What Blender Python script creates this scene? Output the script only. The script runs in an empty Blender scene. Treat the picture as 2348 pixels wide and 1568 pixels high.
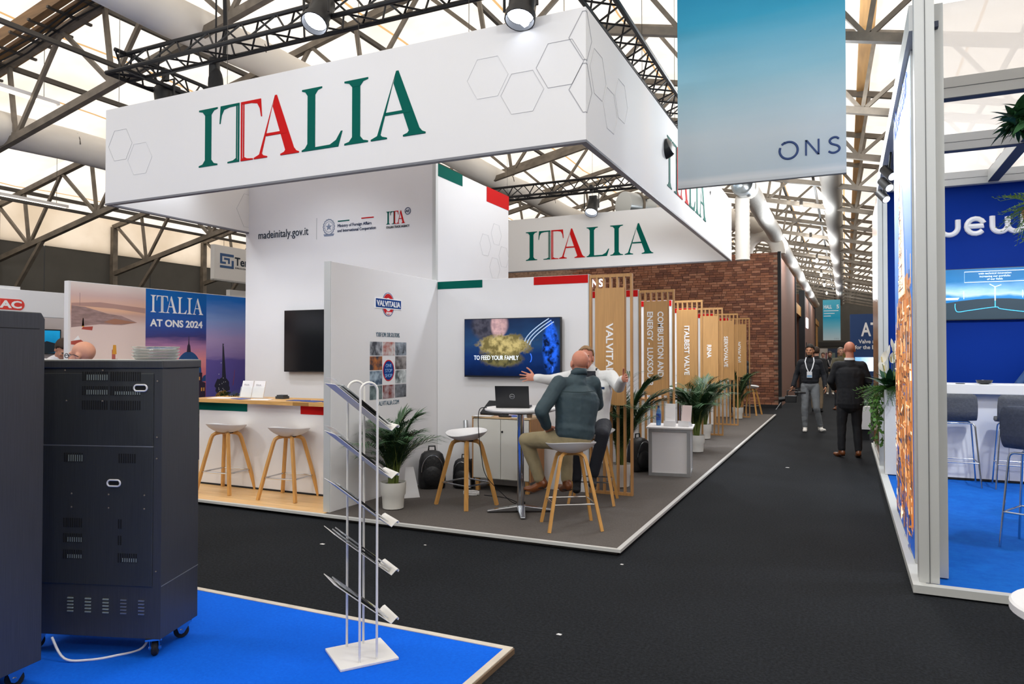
import bpy, math, random
from mathutils import Vector as V, Matrix, Euler, noise as mnoise
random.seed(7)
S = bpy.context.scene
C = S.collection
PI = math.pi
R = math.radians
# ---------------------------------------------------------------- camera, sky, exposure
cam_d = bpy.data.cameras.new('camera'); cam = bpy.data.objects.new('camera', cam_d); C.objects.link(cam)
cam_d.sensor_width = 36.0; cam_d.lens = 1638.0 / 2348.0 * 36.0
cam_d.clip_end = 400; cam_d.clip_start = 0.05
cam.location = (0, 0, 1.6); cam.rotation_euler = (R(90.98), 0, R(25)); S.camera = cam
S.view_settings.view_transform = 'Standard'; S.view_settings.look = 'None'
S.view_settings.exposure = 0.30; S.view_settings.gamma = 1.0; S.view_settings.use_curve_mapping = False
W = bpy.data.worlds.new('sky'); S.world = W; W.use_nodes = True
_bg = W.node_tree.nodes['Background']; _bg.inputs[0].default_value = (0.98, 0.97, 0.96, 1); _bg.inputs[1].default_value = 2.05

# ---------------------------------------------------------------- materials
def lin(c):
    if isinstance(c, str):
        c = c.lstrip('#'); c = [int(c[i:i+2], 16) / 255 for i in (0, 2, 4)]
    else: c = [k / 255 for k in c[:3]]
    return tuple(k / 12.92 if k <= .04045 else ((k + .055) / 1.055) ** 2.4 for k in c) + (1,)
MATS = {}
def M(name, col='#808080', rough=.55, metal=0, var=None, bump=None, emit=0, stretch=(1, 1, 1), spec=.5, alpha=None, trans=0, rnd=0, coat=0, col2=None, sheen=0):
    """principled; var=(scale, amount or colour mix) noise colour variation, bump=(scale, strength), rnd = per-object brightness jitter"""
    if name in MATS: return MATS[name]
    m = bpy.data.materials.new(name); m.use_nodes = True; nt = m.node_tree; N = nt.nodes; L = nt.links
    b = N['Principled BSDF']; c = lin(col)
    b.inputs['Base Color'].default_value = c; b.inputs['Roughness'].default_value = rough; b.inputs['Metallic'].default_value = metal
    b.inputs['Specular IOR Level'].default_value = spec
    if coat: b.inputs['Coat Weight'].default_value = coat
    if sheen: b.inputs['Sheen Weight'].default_value = sheen
    if trans: b.inputs['Transmission Weight'].default_value = trans
    if alpha is not None: b.inputs['Alpha'].default_value = alpha
    vec = None
    if var or bump:
        tc = N.new('ShaderNodeTexCoord'); mp = N.new('ShaderNodeMapping'); mp.inputs['Scale'].default_value = stretch
        L.new(tc.outputs['Object'], mp.inputs[0]); vec = mp.outputs[0]
    out = None
    if var:
        n = N.new('ShaderNodeTexNoise'); n.inputs['Scale'].default_value = var[0]; n.inputs['Detail'].default_value = 4
        L.new(vec, n.inputs['Vector']); r = N.new('ShaderNodeValToRGB')
        r.color_ramp.elements[0].position = .35; r.color_ramp.elements[1].position = .68
        c2 = lin(col2) if col2 else tuple(min(1, k * (1 + var[1])) for k in c[:3]) + (1,)
        c1 = c if col2 else tuple(k * (1 - var[1]) for k in c[:3]) + (1,)
        r.color_ramp.elements[0].color = c1; r.color_ramp.elements[1].color = c2
        L.new(n.outputs[0], r.inputs[0]); out = r.outputs[0]
    if rnd:
        oi = N.new('ShaderNodeObjectInfo'); hs = N.new('ShaderNodeHueSaturation')
        mr = N.new('ShaderNodeMapRange'); mr.inputs[3].default_value = 1 - rnd; mr.inputs[4].default_value = 1 + rnd
        L.new(oi.outputs['Random'], mr.inputs[0]); L.new(mr.outputs[0], hs.inputs['Value'])
        if out: L.new(out, hs.inputs['Color'])
        else: hs.inputs['Color'].default_value = c
        out = hs.outputs[0]
    if out: L.new(out, b.inputs['Base Color'])
    if emit:
        b.inputs['Emission Color'].default_value = c; b.inputs['Emission Strength'].default_value = emit
        if out: L.new(out, b.inputs['Emission Color'])
    if bump:
        n2 = N.new('ShaderNodeTexNoise'); n2.inputs['Scale'].default_value = bump[0]; n2.inputs['Detail'].default_value = 5
        L.new(vec, n2.inputs['Vector']); bp = N.new('ShaderNodeBump'); bp.inputs['Strength'].default_value = bump[1]; bp.inputs['Distance'].default_value = .02
        L.new(n2.outputs[0], bp.inputs['Height']); L.new(bp.outputs[0], b.inputs['Normal'])
    MATS[name] = m; return m
def ramp_mat(name, axis, stops, lo, hi, emit=0, rough=.5, noise_amt=0, noise_scale=3, stretch=(1, 1, 1), bands=None):
    """flat print: colour ramp along one object axis (lo..hi metres), wobbled by noise"""
    m = bpy.data.materials.new(name); m.use_nodes = True; nt = m.node_tree; N = nt.nodes; L = nt.links
    b = N['Principled BSDF']; b.inputs['Roughness'].default_value = rough; b.inputs['Specular IOR Level'].default_value = .12
    tc = N.new('ShaderNodeTexCoord'); sx = N.new('ShaderNodeSeparateXYZ'); L.new(tc.outputs['Object'], sx.inputs[0])
    mr = N.new('ShaderNodeMapRange'); mr.inputs[1].default_value = lo; mr.inputs[2].default_value = hi; L.new(sx.outputs[axis], mr.inputs[0])
    src = mr.outputs[0]
    if noise_amt:
        mp = N.new('ShaderNodeMapping'); mp.inputs['Scale'].default_value = stretch; L.new(tc.outputs['Object'], mp.inputs[0])
        n = N.new('ShaderNodeTexNoise'); n.inputs['Scale'].default_value = noise_scale; n.inputs['Detail'].default_value = 5; L.new(mp.outputs[0], n.inputs['Vector'])
        ma = N.new('ShaderNodeMath'); ma.operation = 'MULTIPLY_ADD'; L.new(n.outputs[0], ma.inputs[0]); ma.inputs[1].default_value = noise_amt; 
        ad = N.new('ShaderNodeMath'); ad.operation = 'ADD'; L.new(src, ad.inputs[0]); ad.inputs[1].default_value = -noise_amt / 2
        L.new(ad.outputs[0], ma.inputs[2]); src = ma.outputs[0]
    r = N.new('ShaderNodeValToRGB'); cr = r.color_ramp
    for i, (p, c) in enumerate(stops):
        e = cr.elements[i] if i < 2 else cr.elements.new(p)
        e.position = p; e.color = lin(c)
    L.new(src, r.inputs[0]); L.new(r.outputs[0], b.inputs['Base Color'])
    if emit:
        L.new(r.outputs[0], b.inputs['Emission Color']); b.inputs['Emission Strength'].default_value = emit
    MATS[name] = m; return m

# ---------------------------------------------------------------- mesh builder
def ortho(d, side=None):
    d = V(d).normalized()
    u = V(side) if side is not None else (V((0, 0, 1)) if abs(d.z) < .9 else V((1, 0, 0)))
    u = u - d * u.dot(d)
    if u.length < 1e-5: u = V((0, 1, 0)) - d * d.y
    u.normalize(); return d, u, d.cross(u)
class MB:
    def __init__(s): s.v = []; s.f = []; s.m = []
    def add(s, vs, fs, m=0):
        o = len(s.v); s.v += [tuple(p) for p in vs]; s.f += [tuple(i + o for i in f) for f in fs]; s.m += [m] * len(fs); return s
    def box(s, x0, x1, y0, y1, z0, z1, m=0):
        vs = [(x, y, z) for z in (z0, z1) for y in (y0, y1) for x in (x0, x1)]
        return s.add(vs, [(0, 2, 3, 1), (4, 5, 7, 6), (0, 1, 5, 4), (2, 6, 7, 3), (0, 4, 6, 2), (1, 3, 7, 5)], m)
    def bar(s, p0, p1, w, h, side=None, m=0, w1=None, h1=None):
        """rectangular bar; w along side, h across"""
        p0 = V(p0); p1 = V(p1); d, u, n = ortho(p1 - p0, side); vs = []
        for p, a, b in ((p0, w, h), (p1, w1 or w, h1 or h)):
            for i, j in ((-1, -1), (1, -1), (1, 1), (-1, 1)): vs.append(p + u * (i * a / 2) + n * (j * b / 2))
        return s.add(vs, [(3, 2, 1, 0), (4, 5, 6, 7), (0, 1, 5, 4), (1, 2, 6, 5), (2, 3, 7, 6), (3, 0, 4, 7)], m)
    def cyl(s, p0, p1, r0, r1=None, n=12, m=0, caps=True):
        r1 = r0 if r1 is None else r1; p0 = V(p0); p1 = V(p1); d, u, w = ortho(p1 - p0)
        vs = [p + (u * math.cos(2*PI*i/n) + w * math.sin(2*PI*i/n)) * r for p, r in ((p0, r0), (p1, r1)) for i in range(n)]
        fs = [(i, (i+1) % n, n + (i+1) % n, n + i) for i in range(n)]
        if caps: fs += [tuple(reversed(range(n))), tuple(range(n, 2*n))]
        return s.add(vs, fs, m)
    def tube(s, pts, r, n=8, m=0, closed=False, rect=None, side=None):
        pts = [V(p) for p in pts]; k = len(pts); vs = []; u = None
        for i, p in enumerate(pts):
            a = pts[(i-1) % k] if (i or closed) else p; b = pts[(i+1) % k] if (i < k-1 or closed) else p
            d = (b - a).normalized()
            if u is None: _, u, w = ortho(d, side)
            else:
                u = u - d * u.dot(d)
                u = u.normalized() if u.length > 1e-6 else ortho(d)[1]; w = d.cross(u)
            rr = r[i] if isinstance(r, (list, tuple)) else r
            if rect: vs += [p + u * (a_ * rect[0] / 2) + w * (b_ * rect[1] / 2) for a_, b_ in ((-1, -1), (1, -1), (1, 1), (-1, 1))]
            else: vs += [p + (u * math.cos(2*PI*j/n) + w * math.sin(2*PI*j/n)) * rr for j in range(n)]
        q = 4 if rect else n; fs = []
        for i in range(k if closed else k - 1):
            for j in range(q):
                a, b = i * q, ((i+1) % k) * q; fs.append((a + j, a + (j+1) % q, b + (j+1) % q, b + j))
        if not closed: fs += [tuple(reversed(range(q))), tuple(range((k-1)*q, k*q))]
        return s.add(vs, fs, m)
    def lathe(s, prof, n=24, c=(0, 0, 0), m=0, sx=1, sy=1):
        vs = []; k = len(prof)
        for r, z in prof: vs += [(c[0] + r*sx*math.cos(2*PI*i/n), c[1] + r*sy*math.sin(2*PI*i/n), c[2] + z) for i in range(n)]
        fs = [(a*n + i, a*n + (i+1) % n, (a+1)*n + (i+1) % n, (a+1)*n + i) for a in range(k-1) for i in range(n)]
        if prof[0][0] > 1e-6: fs.append(tuple(reversed(range(n))))
        if prof[-1][0] > 1e-6: fs.append(tuple(range((k-1)*n, k*n)))
        return s.add(vs, fs, m)
    def prism(s, poly, O, U, Vv, T, m=0):
        """2-D outline in the plane O + x U + y V, thickened by vector T"""
        O, U, Vv, T = V(O), V(U), V(Vv), V(T); n = len(poly)
        if sum(poly[i][0]*poly[(i+1) % n][1] - poly[(i+1) % n][0]*poly[i][1] for i in range(n)) < 0: poly = poly[::-1]
        if U.cross(Vv).dot(T) < 0: O = O + T; T = -T
        a = [O + U*x + Vv*y for x, y in poly]
        return s.add(a + [p + T for p in a], [tuple(reversed(range(n))), tuple(range(n, 2*n))] + [(i, (i+1) % n, n + (i+1) % n, n + i) for i in range(n)], m)
    def ell(s, c, r, rot=None, nu=16, nv=10, m=0):
        c = V(c); vs = []; 
        for j in range(1, nv):
            th = PI*j/nv
            for i in range(nu):
                ph = 2*PI*i/nu; p = V((r[0]*math.sin(th)*math.cos(ph), r[1]*math.sin(th)*math.sin(ph), r[2]*math.cos(th)))
                vs.append(c + (rot @ p if rot else p))
        t, b = V((0, 0, r[2])), V((0, 0, -r[2])); vs += [c + (rot @ t if rot else t), c + (rot @ b if rot else b)]
        fs = [((j*nu + i), (j+1)*nu + i, (j+1)*nu + (i+1) % nu, j*nu + (i+1) % nu) for j in range(nv-2) for i in range(nu)]
        T_, B_ = len(vs)-2, len(vs)-1
        fs += [(T_, i, (i+1) % nu) for i in range(nu)] + [(B_, (nv-2)*nu + (i+1) % nu, (nv-2)*nu + i) for i in range(nu)]
        return s.add(vs, fs, m)
    def seg(s, p0, p1, r0, r1, side=None, n=14):
        """tapered capsule with elliptical rings r=(a,b); a along side"""
        p0, p1 = V(p0), V(p1); d, u, w = ortho(p1 - p0, side)
        r0 = r0 if isinstance(r0, tuple) else (r0, r0); r1 = r1 if isinstance(r1, tuple) else (r1, r1)
        rings = [(p0 - d*min(r0)*math.sin(f), r0[0]*math.cos(f), r0[1]*math.cos(f)) for f in (1.35, .9, .45)] + [(p0, *r0), (p1, *r1)] + \
                [(p1 + d*min(r1)*math.sin(f), r1[0]*math.cos(f), r1[1]*math.cos(f)) for f in (.45, .9, 1.35)]
        vs = [p + u*(a*math.cos(2*PI*i/n)) + w*(b*math.sin(2*PI*i/n)) for p, a, b in rings for i in range(n)]; k = len(rings)
        return s.add(vs, [(a*n+i, a*n+(i+1) % n, (a+1)*n+(i+1) % n, (a+1)*n+i) for a in range(k-1) for i in range(n)] + [tuple(reversed(range(n))), tuple(range((k-1)*n, k*n))])
    def mesh(s, name, mats=(), smooth=False):
        me = bpy.data.meshes.new(name); me.from_pydata([tuple(p) for p in s.v], [], s.f)
        for m in mats: me.materials.append(m)
        if len(mats) > 1: me.polygons.foreach_set('material_index', s.m)
        if smooth:
            me.polygons.foreach_set('use_smooth', [True]*len(me.polygons))
            try: me.set_sharp_from_angle(angle=R(38))
            except Exception: pass
        me.update(); return me
def smooth(pts, n=6):
    P = [V(p) for p in pts]; P = [P[0]] + P + [P[-1]]; out = []
    for i in range(1, len(P)-2):
        a, b, c, d = P[i-1:i+3]
        for j in range(n):
            t = j/n; out.append(.5*((2*b) + (c-a)*t + (2*a-5*b+4*c-d)*t*t + (3*b-a-3*c+d)*t**3))
    return out + [P[-2]]
def tag(o, label, cat=None, group=None, kind=None):
    o['label'] = label
    if cat: o['category'] = cat
    if group: o['group'] = group
    if kind: o['kind'] = kind
    return o
def thing(name, label, cat, loc=(0, 0, 0), rz=0, group=None, kind=None):
    o = bpy.data.objects.new(name, None); C.objects.link(o); o.empty_display_size = .1
    o.location = loc; o.rotation_euler = (0, 0, rz); return tag(o, label, cat, group, kind)
def mk(name, mb, mats, parent=None, smooth=False, bev=0, loc=None, rot=None, world=False, label=None):
    if not isinstance(mats, (list, tuple)): mats = [mats]
    me = mb if isinstance(mb, bpy.types.Mesh) else mb.mesh(name, mats, smooth)
    if world and parent is not None:
        r = parent if parent.parent is None else parent.parent
        base = V(parent.location) + (V(parent.parent.location) if parent.parent else V((0, 0, 0)))
        me.transform(Matrix.Translation(-base))
    o = bpy.data.objects.new(name, me); C.objects.link(o); o.parent = parent
    if loc is not None: o.location = loc
    if rot is not None: o.rotation_euler = rot
    if bev:
        b = o.modifiers.new('bevel', 'BEVEL'); b.width = bev; b.segments = 2; b.limit_method = 'ANGLE'; b.angle_limit = R(40)
    if label: o['label'] = label
    return o
def single(name, mb, mats, label, cat, group=None, kind=None, origin=None, **k):
    """one-mesh thing given in world coordinates; origin moved to its base"""
    o = mk(name, mb, mats, **k)
    if origin is None:
        vs = [v.co for v in o.data.vertices]
        origin = V((sum(v.x for v in vs)/len(vs), sum(v.y for v in vs)/len(vs), min(v.z for v in vs)))
    o.data.transform(Matrix.Translation(-V(origin))); o.location = origin
    return tag(o, label, cat, group, kind)
def dup(root, loc=None, rz=None, label=None, group=None, scale=None):
    r = root.copy(); C.objects.link(r)
    if loc is not None: r.location = loc
    if rz is not None: r.rotation_euler = (0, 0, rz)
    if scale: r.scale = (scale,)*3
    if label: r['label'] = label
    if group: r['group'] = group
    for ch in list(root.children):
        c = ch.copy(); C.objects.link(c); c.parent = r
        for g in list(ch.children):
            d = g.copy(); C.objects.link(d); d.parent = c
    return r
_dg = None
def text_mesh(s, size, ext=.002, align='LEFT', bold=0, spacing=1, xs=1, shear=0):
    cu = bpy.data.curves.new('t', 'FONT'); cu.body = s; cu.size = size; cu.extrude = ext; cu.align_x = align; cu.offset = bold; cu.space_character = spacing; cu.shear = shear
    cu.resolution_u = 3
    o = bpy.data.objects.new('t', cu); C.objects.link(o)
    me = bpy.data.meshes.new_from_object(o.evaluated_get(bpy.context.evaluated_depsgraph_get()))
    bpy.data.objects.remove(o); bpy.data.curves.remove(cu)
    if xs != 1: me.transform(Matrix.Diagonal((xs, 1, 1, 1)))
    return me
FACE_Y = (PI/2, 0, 0); FACE_X = (PI/2, 0, PI/2); FACE_NX = (PI/2, 0, -PI/2)     # readable from -Y, from +X, from -X
def text(s, size, mat, parent, loc, rot=FACE_Y, name='lettering', width=None, **k):
    """loc in parent coordinates; width fits the string to that length"""
    me = text_mesh(s, size, **k)
    if width:
        xs = [v.co.x for v in me.vertices]; w = max(xs) - min(xs)
        if w > 0: me.transform(Matrix.Diagonal((width / w, 1, 1, 1)))
    me.materials.clear(); me.materials.append(mat)
    o = bpy.data.objects.new(name, me); C.objects.link(o); o.parent = parent; o.location = loc; o.rotation_euler = rot
    return o

# palette
WHITE = M('white_panel', '#e4e3e4', .6, var=(1.2, .015))
SIGNW = M('white_sign_fabric', '#dedddd', .8, bump=(3, .02))
GREEN = M('flag_green', '#00594e', .7, spec=.08); RED = M('flag_red', '#c01a1a', .7, spec=.08)
BLACK = M('black_satin', '#101114', .45); MATBLK = M('matt_black', '#15161a', .8)
CHROME = M('chrome', '#c8ccd2', .12, 1); ALU = M('aluminium', '#b9bcbf', .35, .8, var=(20, .05), stretch=(1, 1, .05))
ALUW = M('painted_aluminium', '#c3c5c4', .45, .1)
STEEL = M('galvanised_steel', '#746b60', .6, .1, var=(6, .22), bump=(25, .08))
OAK = M('oak_slat', '#b98a54', .55, var=(14, .12), stretch=(3, 3, .15), rnd=.05)
BEECH = M('beech_leg', '#cf9a55', .45, var=(18, .08), stretch=(2, 2, .2), rnd=.04)
PLASTIC = M('white_plastic', '#e2e2e4', .35)
NAVY = M('navy_print', '#1d3458', .7, spec=.1); INK = M('dark_ink', '#28323f', .7, spec=.1); LGREY = M('light_grey_line', '#b9b9bd', .6)
PAPER = M('white_paper', '#ecebec', .7)
# ---------------------------------------------------------------- hall: floor, walls, roof
XW, XE, YN, YF = -16.0, 7.6, -6.0, 58.0
def zb(x): return 6.11 - .22 * abs(x + 4.2)          # bottom chord of the roof trusses
def zt(x): return zb(x) + 1.13
def carpet(name, c1, c2, scale, sheen_c=None, fibre=.25):
    m = bpy.data.materials.new(name); m.use_nodes = True; nt = m.node_tree; N = nt.nodes; L = nt.links; b = N['Principled BSDF']
    b.inputs['Roughness'].default_value = .95; b.inputs['Specular IOR Level'].default_value = .15
    tc = N.new('ShaderNodeTexCoord'); n = N.new('ShaderNodeTexNoise'); n.inputs['Scale'].default_value = scale; n.inputs['Detail'].default_value = 6; n.inputs['Roughness'].default_value = .8
    n2 = N.new('ShaderNodeTexNoise'); n2.inputs['Scale'].default_value = 1.3; n2.inputs['Detail'].default_value = 3
    L.new(tc.outputs['Object'], n.inputs['Vector']); L.new(tc.outputs['Object'], n2.inputs['Vector'])
    ad = N.new('ShaderNodeMath'); ad.operation = 'MULTIPLY_ADD'; L.new(n2.outputs[0], ad.inputs[0]); ad.inputs[1].default_value = .12; L.new(n.outputs[0], ad.inputs[2])
    r = N.new('ShaderNodeValToRGB'); r.color_ramp.elements[0].position = .45; r.color_ramp.elements[1].position = .82
    r.color_ramp.elements[0].color = lin(c1); r.color_ramp.elements[1].color = lin(c2)
    L.new(ad.outputs[0], r.inputs[0]); L.new(r.outputs[0], b.inputs['Base Color'])
    bp = N.new('ShaderNodeBump'); bp.inputs['Strength'].default_value = fibre; bp.inputs['Distance'].default_value = .01
    L.new(n.outputs[0], bp.inputs['Height']); L.new(bp.outputs[0], b.inputs['Normal']); MATS[name] = m; return m
CARPET = carpet('black_carpet', '#0e1013', '#2b2f35', 55)
fl = MB().box(XW, XE, YN, YF, -.1, 0)
single('floor', fl, CARPET, 'black needle-felt carpet covering the hall floor and aisle', 'floor', kind='structure', origin=(0, 0, 0))
GREYW = M('hall_wall_grey', '#55534f', .8, var=(2, .06))
wl = thing('wall_left', 'dark grey hall wall below the pale roof edge', 'wall', (XW, 0, 0), kind='structure')
y = YN
while y < YF:                                         # cladding sheets
    mk('wall_sheet', MB().box(-.1, 0, y + .01, min(y + 2.63, YF), 0, 4.0), GREYW, wl); y += 2.65
single('wall_right', MB().box(XE, XE + .1, YN, YF, 0, 4.0), GREYW, 'grey hall side wall behind the blue stand', 'wall', kind='structure')
we = thing('wall_end', 'grey gable wall closing the far end of the hall', 'wall', (0, YF, 0), kind='structure')
mk('gable_sheet', MB().prism([(XW, 0), (XE, 0), (XE, zt(XE)+.15), (-4.2, zt(-4.2)+.15), (XW, zt(XW)+.15)], (0, 0, 0), (1, 0, 0), (0, 0, 1), (0, .1, 0)), GREYW, we)
mk('shade_band', MB().box(XW, XE, -.06, -.02, 2.2, 2.5), M('wall_band', '#3e3d3c', .8), we)
wn = thing('wall_near', 'grey gable wall behind the viewer', 'wall', (0, YN, 0), kind='structure')
mk('gable_sheet', MB().prism([(XW, 0), (XE, 0), (XE, zt(XE)+.15), (-4.2, zt(-4.2)+.15), (XW, zt(XW)+.15)], (0, 0, 0), (1, 0, 0), (0, 0, 1), (0, -.1, 0)), M('near_gable_pale', '#b9b7b2', .8), wn)
# translucent roof fabric
def fabric(name, seam=True):
    m = bpy.data.materials.new(name); m.use_nodes = True; nt = m.node_tree; N = nt.nodes; L = nt.links
    N.remove(N['Principled BSDF']); out = N['Material Output']
    tc = N.new('ShaderNodeTexCoord'); sx = N.new('ShaderNodeSeparateXYZ'); L.new(tc.outputs['Object'], sx.inputs[0])
    md = N.new('ShaderNodeMath'); md.operation = 'PINGPONG'; L.new(sx.outputs[0], md.inputs[0]); md.inputs[1].default_value = .85
    lt = N.new('ShaderNodeMath'); lt.operation = 'LESS_THAN'; L.new(md.outputs[0], lt.inputs[0]); lt.inputs[1].default_value = .02 if seam else -1
    n = N.new('ShaderNodeTexNoise'); n.inputs['Scale'].default_value = .9; n.inputs['Detail'].default_value = 4; L.new(tc.outputs['Object'], n.inputs['Vector'])
    r = N.new('ShaderNodeValToRGB'); r.color_ramp.elements[0].color = lin('#e4d9c9'); r.color_ramp.elements[1].color = lin('#f5ede2'); r.color_ramp.elements[0].position = .3; r.color_ramp.elements[1].position = .6
    L.new(n.outputs[0], r.inputs[0])
    mx = N.new('ShaderNodeMix'); mx.data_type = 'RGBA'; L.new(lt.outputs[0], mx.inputs[0]); L.new(r.outputs[0], mx.inputs[6]); mx.inputs[7].default_value = lin('#cda46f')
    t = N.new('ShaderNodeBsdfTranslucent'); d = N.new('ShaderNodeBsdfDiffuse'); ms = N.new('ShaderNodeMixShader'); ms.inputs[0].default_value = .45
    L.new(mx.outputs[2], t.inputs[0]); L.new(mx.outputs[2], d.inputs[0]); L.new(t.outputs[0], ms.inputs[1]); L.new(d.outputs[0], ms.inputs[2]); L.new(ms.outputs[0], out.inputs[0])
    MATS[name] = m; return m
FAB = fabric('roof_fabric')
ce = thing('ceiling', 'pale translucent fabric roof glowing with daylight', 'roof', (0, 0, 0), kind='structure')
TY0, TS = 6.2, 2.65
def roof_strip(x0, x1):
    mb = MB(); nx, ny = 6, 4; vs = []
    for j in range(ny+1):
        for i in range(nx+1):
            x = x0 + (x1-x0)*i/nx; yy = TS*j/ny
            vs.append((x, yy, zt(x) + .22 + .05*math.sin(PI*j/ny)))
    return mb.add(vs, [(j*(nx+1)+i, j*(nx+1)+i+1, (j+1)*(nx+1)+i+1, (j+1)*(nx+1)+i) for j in range(ny) for i in range(nx)]).mesh('roof_panel', [FAB], True)
rl, rr_ = roof_strip(XW-.1, -4.2), roof_strip(-4.2, XE+.1)
k0, k1 = -5, 20
for k in range(k0, k1):
    for me in (rl, rr_): mk('roof_panel', me, FAB, ce, loc=(0, TY0 + TS*k, 0))
for x in (XW, XE):                                     # glowing strip between wall head and eaves
    mk('eaves_panel', MB().box(x-.02, x+.02, YN, YF, 4.0, zt(x)+.24), FAB, ce)
PURL = M('purlin_steel', '#4b4641', .6, .2, var=(3, .15))
WOODP = M('purlin_wood', '#b98d58', .6, var=(6, .15), stretch=(3, .2, 3))
for x in [-15.2, -13.15, -11.1, -9.05, -7.0, -5.2, -3.2, -1.7, 2.2, 4.2, 6.2]:
    mk('purlin', MB().box(x-.03, x+.03, YN, YF, zt(x)+.06, zt(x)+.13), PURL, ce)
mk('timber_purlin', MB().box(.22, .42, YN, YF, zt(.3)+.04, zt(.3)+.2), WOODP, ce, label='pale timber purlin')
for x in (-13.0, -8.4, -.6, 3.5): mk('tie_rail', MB().box(x-.025, x+.025, YN, YF, zb(x)+.06, zb(x)+.11), PURL, ce)
# trusses
ORDN = 'first second third fourth fifth sixth seventh eighth ninth tenth eleventh twelfth thirteenth fourteenth fifteenth sixteenth seventeenth eighteenth nineteenth twentieth twenty-first twenty-second twenty-third'.split()
def truss(k, detail):
    y = TY0 + TS*k
    if k == 0: lab = 'grey steel roof truss passing just behind the front of the white sign'; g = None
    elif k == 1: lab = 'second grey steel roof truss, over the tall white tower'; g = None
    else: lab = '%s grey steel lattice roof truss counted from the viewer\'s end of the hall' % ORDN[k + 2]; g = 'roof trusses repeating down the hall'
    t = thing('roof_truss', lab, 'truss', (-4.2, y, 0), group=g)
    for sgn, xe in ((-1, XW+.05), (1, XE-.05)):
        dx = xe + 4.2
        mk('bottom_chord', MB().bar((0, 0, zb(-4.2)), (dx, 0, zb(xe)), .085, .1, side=(0, 1, 0)), STEEL, t)
        mk('top_chord', MB().bar((0, 0, zt(-4.2)), (dx, 0, zt(xe)), .085, .1, side=(0, 1, 0)), STEEL, t)
        webs = []; n = int(abs(dx) / 2.05); 
        for i in range(n + 1):
            x = sgn*(.35 + 2.05*i)
            if abs(x) > abs(dx): break
            P = lambda xx, top: (xx, 0, (zt if top else zb)(-4.2 + xx))
            webs.append((P(x, 0), P(x + sgn*.18, 1)))
            xn = x + sgn*1.05
            if abs(xn) < abs(dx): webs.append((P(x, 0), P(xn, 1)))
            if abs(xn + sgn) < abs(dx): webs.append((P(xn, 1), P(x + sgn*2.05, 0)))
        if detail:
            for a, b in webs: mk('web', MB().bar(a, b, .05, .055, side=(0, 1, 0)), STEEL, t)
        else:
            mb = MB()
            for a, b in webs: mb.bar(a, b, .05, .055, side=(0, 1, 0))
            o = mk('web_lattice', mb, STEEL, t); o['kind'] = 'stuff'
        mk('wall_post', MB().box(dx-.07, dx+.07, -.06, .06, 0, zt(xe)), STEEL, t)
        mk('knee_brace', MB().bar((dx - sgn*.05, 0, 2.2), (dx - sgn*1.6, 0, zb(xe - sgn*1.6)), .07, .07, side=(0, 1, 0)), STEEL, t)
    return t
for k in range(-2, k1 - 1): truss(k, -1 <= k <= 6)
# old timber and cable tray lying along the first truss
gb = thing('timber_tray', 'orange-brown timber beam with cables along the first roof truss', 'beam', (-11, TY0 - .15, zt(-11)))
for i, (dy, w, h) in enumerate(((-.22, .1, .16), (0, .12, .05), (.2, .08, .14))):
    mk('timber', MB().bar((-4.9, dy, zt(-15.9)-zt(-11)+.05), (5.4, dy, zt(-5.6)-zt(-11)+.05), w, h, side=(0, 1, 0)), M('lit_timber', '#836340', .6, var=(5, .25), stretch=(.3, 3, 3)), gb)
for i in range(26):
    x = -4.7 + i*.4; z = zt(x-11) - zt(-11)
    mk('clamp', MB().bar((x, -.3, z-.03), (x, .3, z-.03), .03, .04), PURL, gb)
for j in range(3): mk('cable', MB().tube([(-4.8 + i*.5, -.1 + .08*j, zt(-15.8 + i*.5) - zt(-11) - .07 - .03*math.sin(i*1.7+j)) for i in range(21)], .012, 6), MATBLK, gb)
# fabric ventilation hoses
def duct(name, label, x, z, r, y0, y1, mat, dirt=None):
    t = thing(name, label, 'duct', (x, y0, z)); mb = MB(); n = int((y1-y0)/1.3)
    mb.tube([(0, (y1-y0)*i/n, .03*math.sin(i*1.9)) for i in range(n+1)], [r*(1+.02*math.sin(i*2.3)) for i in range(n+1)], 18)
    mk('hose', mb, mat, t, smooth=True)
    for i in range(1, n, 2): mk('hanger', MB().tube([(r*math.cos(a)*1.01, (y1-y0)*i/n, r*math.sin(a)*1.01) for a in [PI*j/8 for j in range(9)]], .008, 5), PURL, t)
    return t
DUCT = M('white_duct_cloth', '#dcd7d0', .8, bump=(4, .1))
duct('air_duct', 'white cloth air duct under the roof, running past the sign', -7.2, 5.62, .24, -2, 57, DUCT)
duct('air_duct', 'white cloth air duct near the left hall wall', -11.0, 4.86, .25, -2, 57, DUCT)
duct('air_duct', 'slim white air duct high above the far aisle', -.25, 5.35, .22, 14, 57, DUCT)
dE = duct('insulated_duct', 'wrinkled white insulated duct above the brick stand', -1.89, 5.2, .21, 16.3, 57, M('insulation', '#d9d5cf', .7, bump=(9, .5)))
GALV = M('bright_galvanised', '#aeb4b8', .3, .85)
mk('end_cap', MB().lathe([(.25, -.12), (.25, .12), (.2, .14), (.2, -.12), (.02, -.02)], 20), GALV, dE, smooth=True, loc=(-.06, -.35, .02), rot=(PI/2, 0, 0))
mk('drop_hose', MB().tube([(-.1, -.1, -.1)] + [(-.12, -.1, -.2 - .05*i) for i in range(28)], [.1] + [.15 + .008*(i % 2) for i in range(28)], 16), DUCT, dE, smooth=True)
el = thing('flexible_hose', 'bent white flexible hose lying on top of the brick stand', 'hose', (-2.3, 23.2, 4.66))
mk('hose', MB().tube([(-.6*math.cos(a)*.8, 0, .62*math.sin(a)) for a in [PI*i/24 for i in range(25)]], [.2 + .008*(i % 2) for i in range(25)], 14), DUCT, el, smooth=True)
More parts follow.
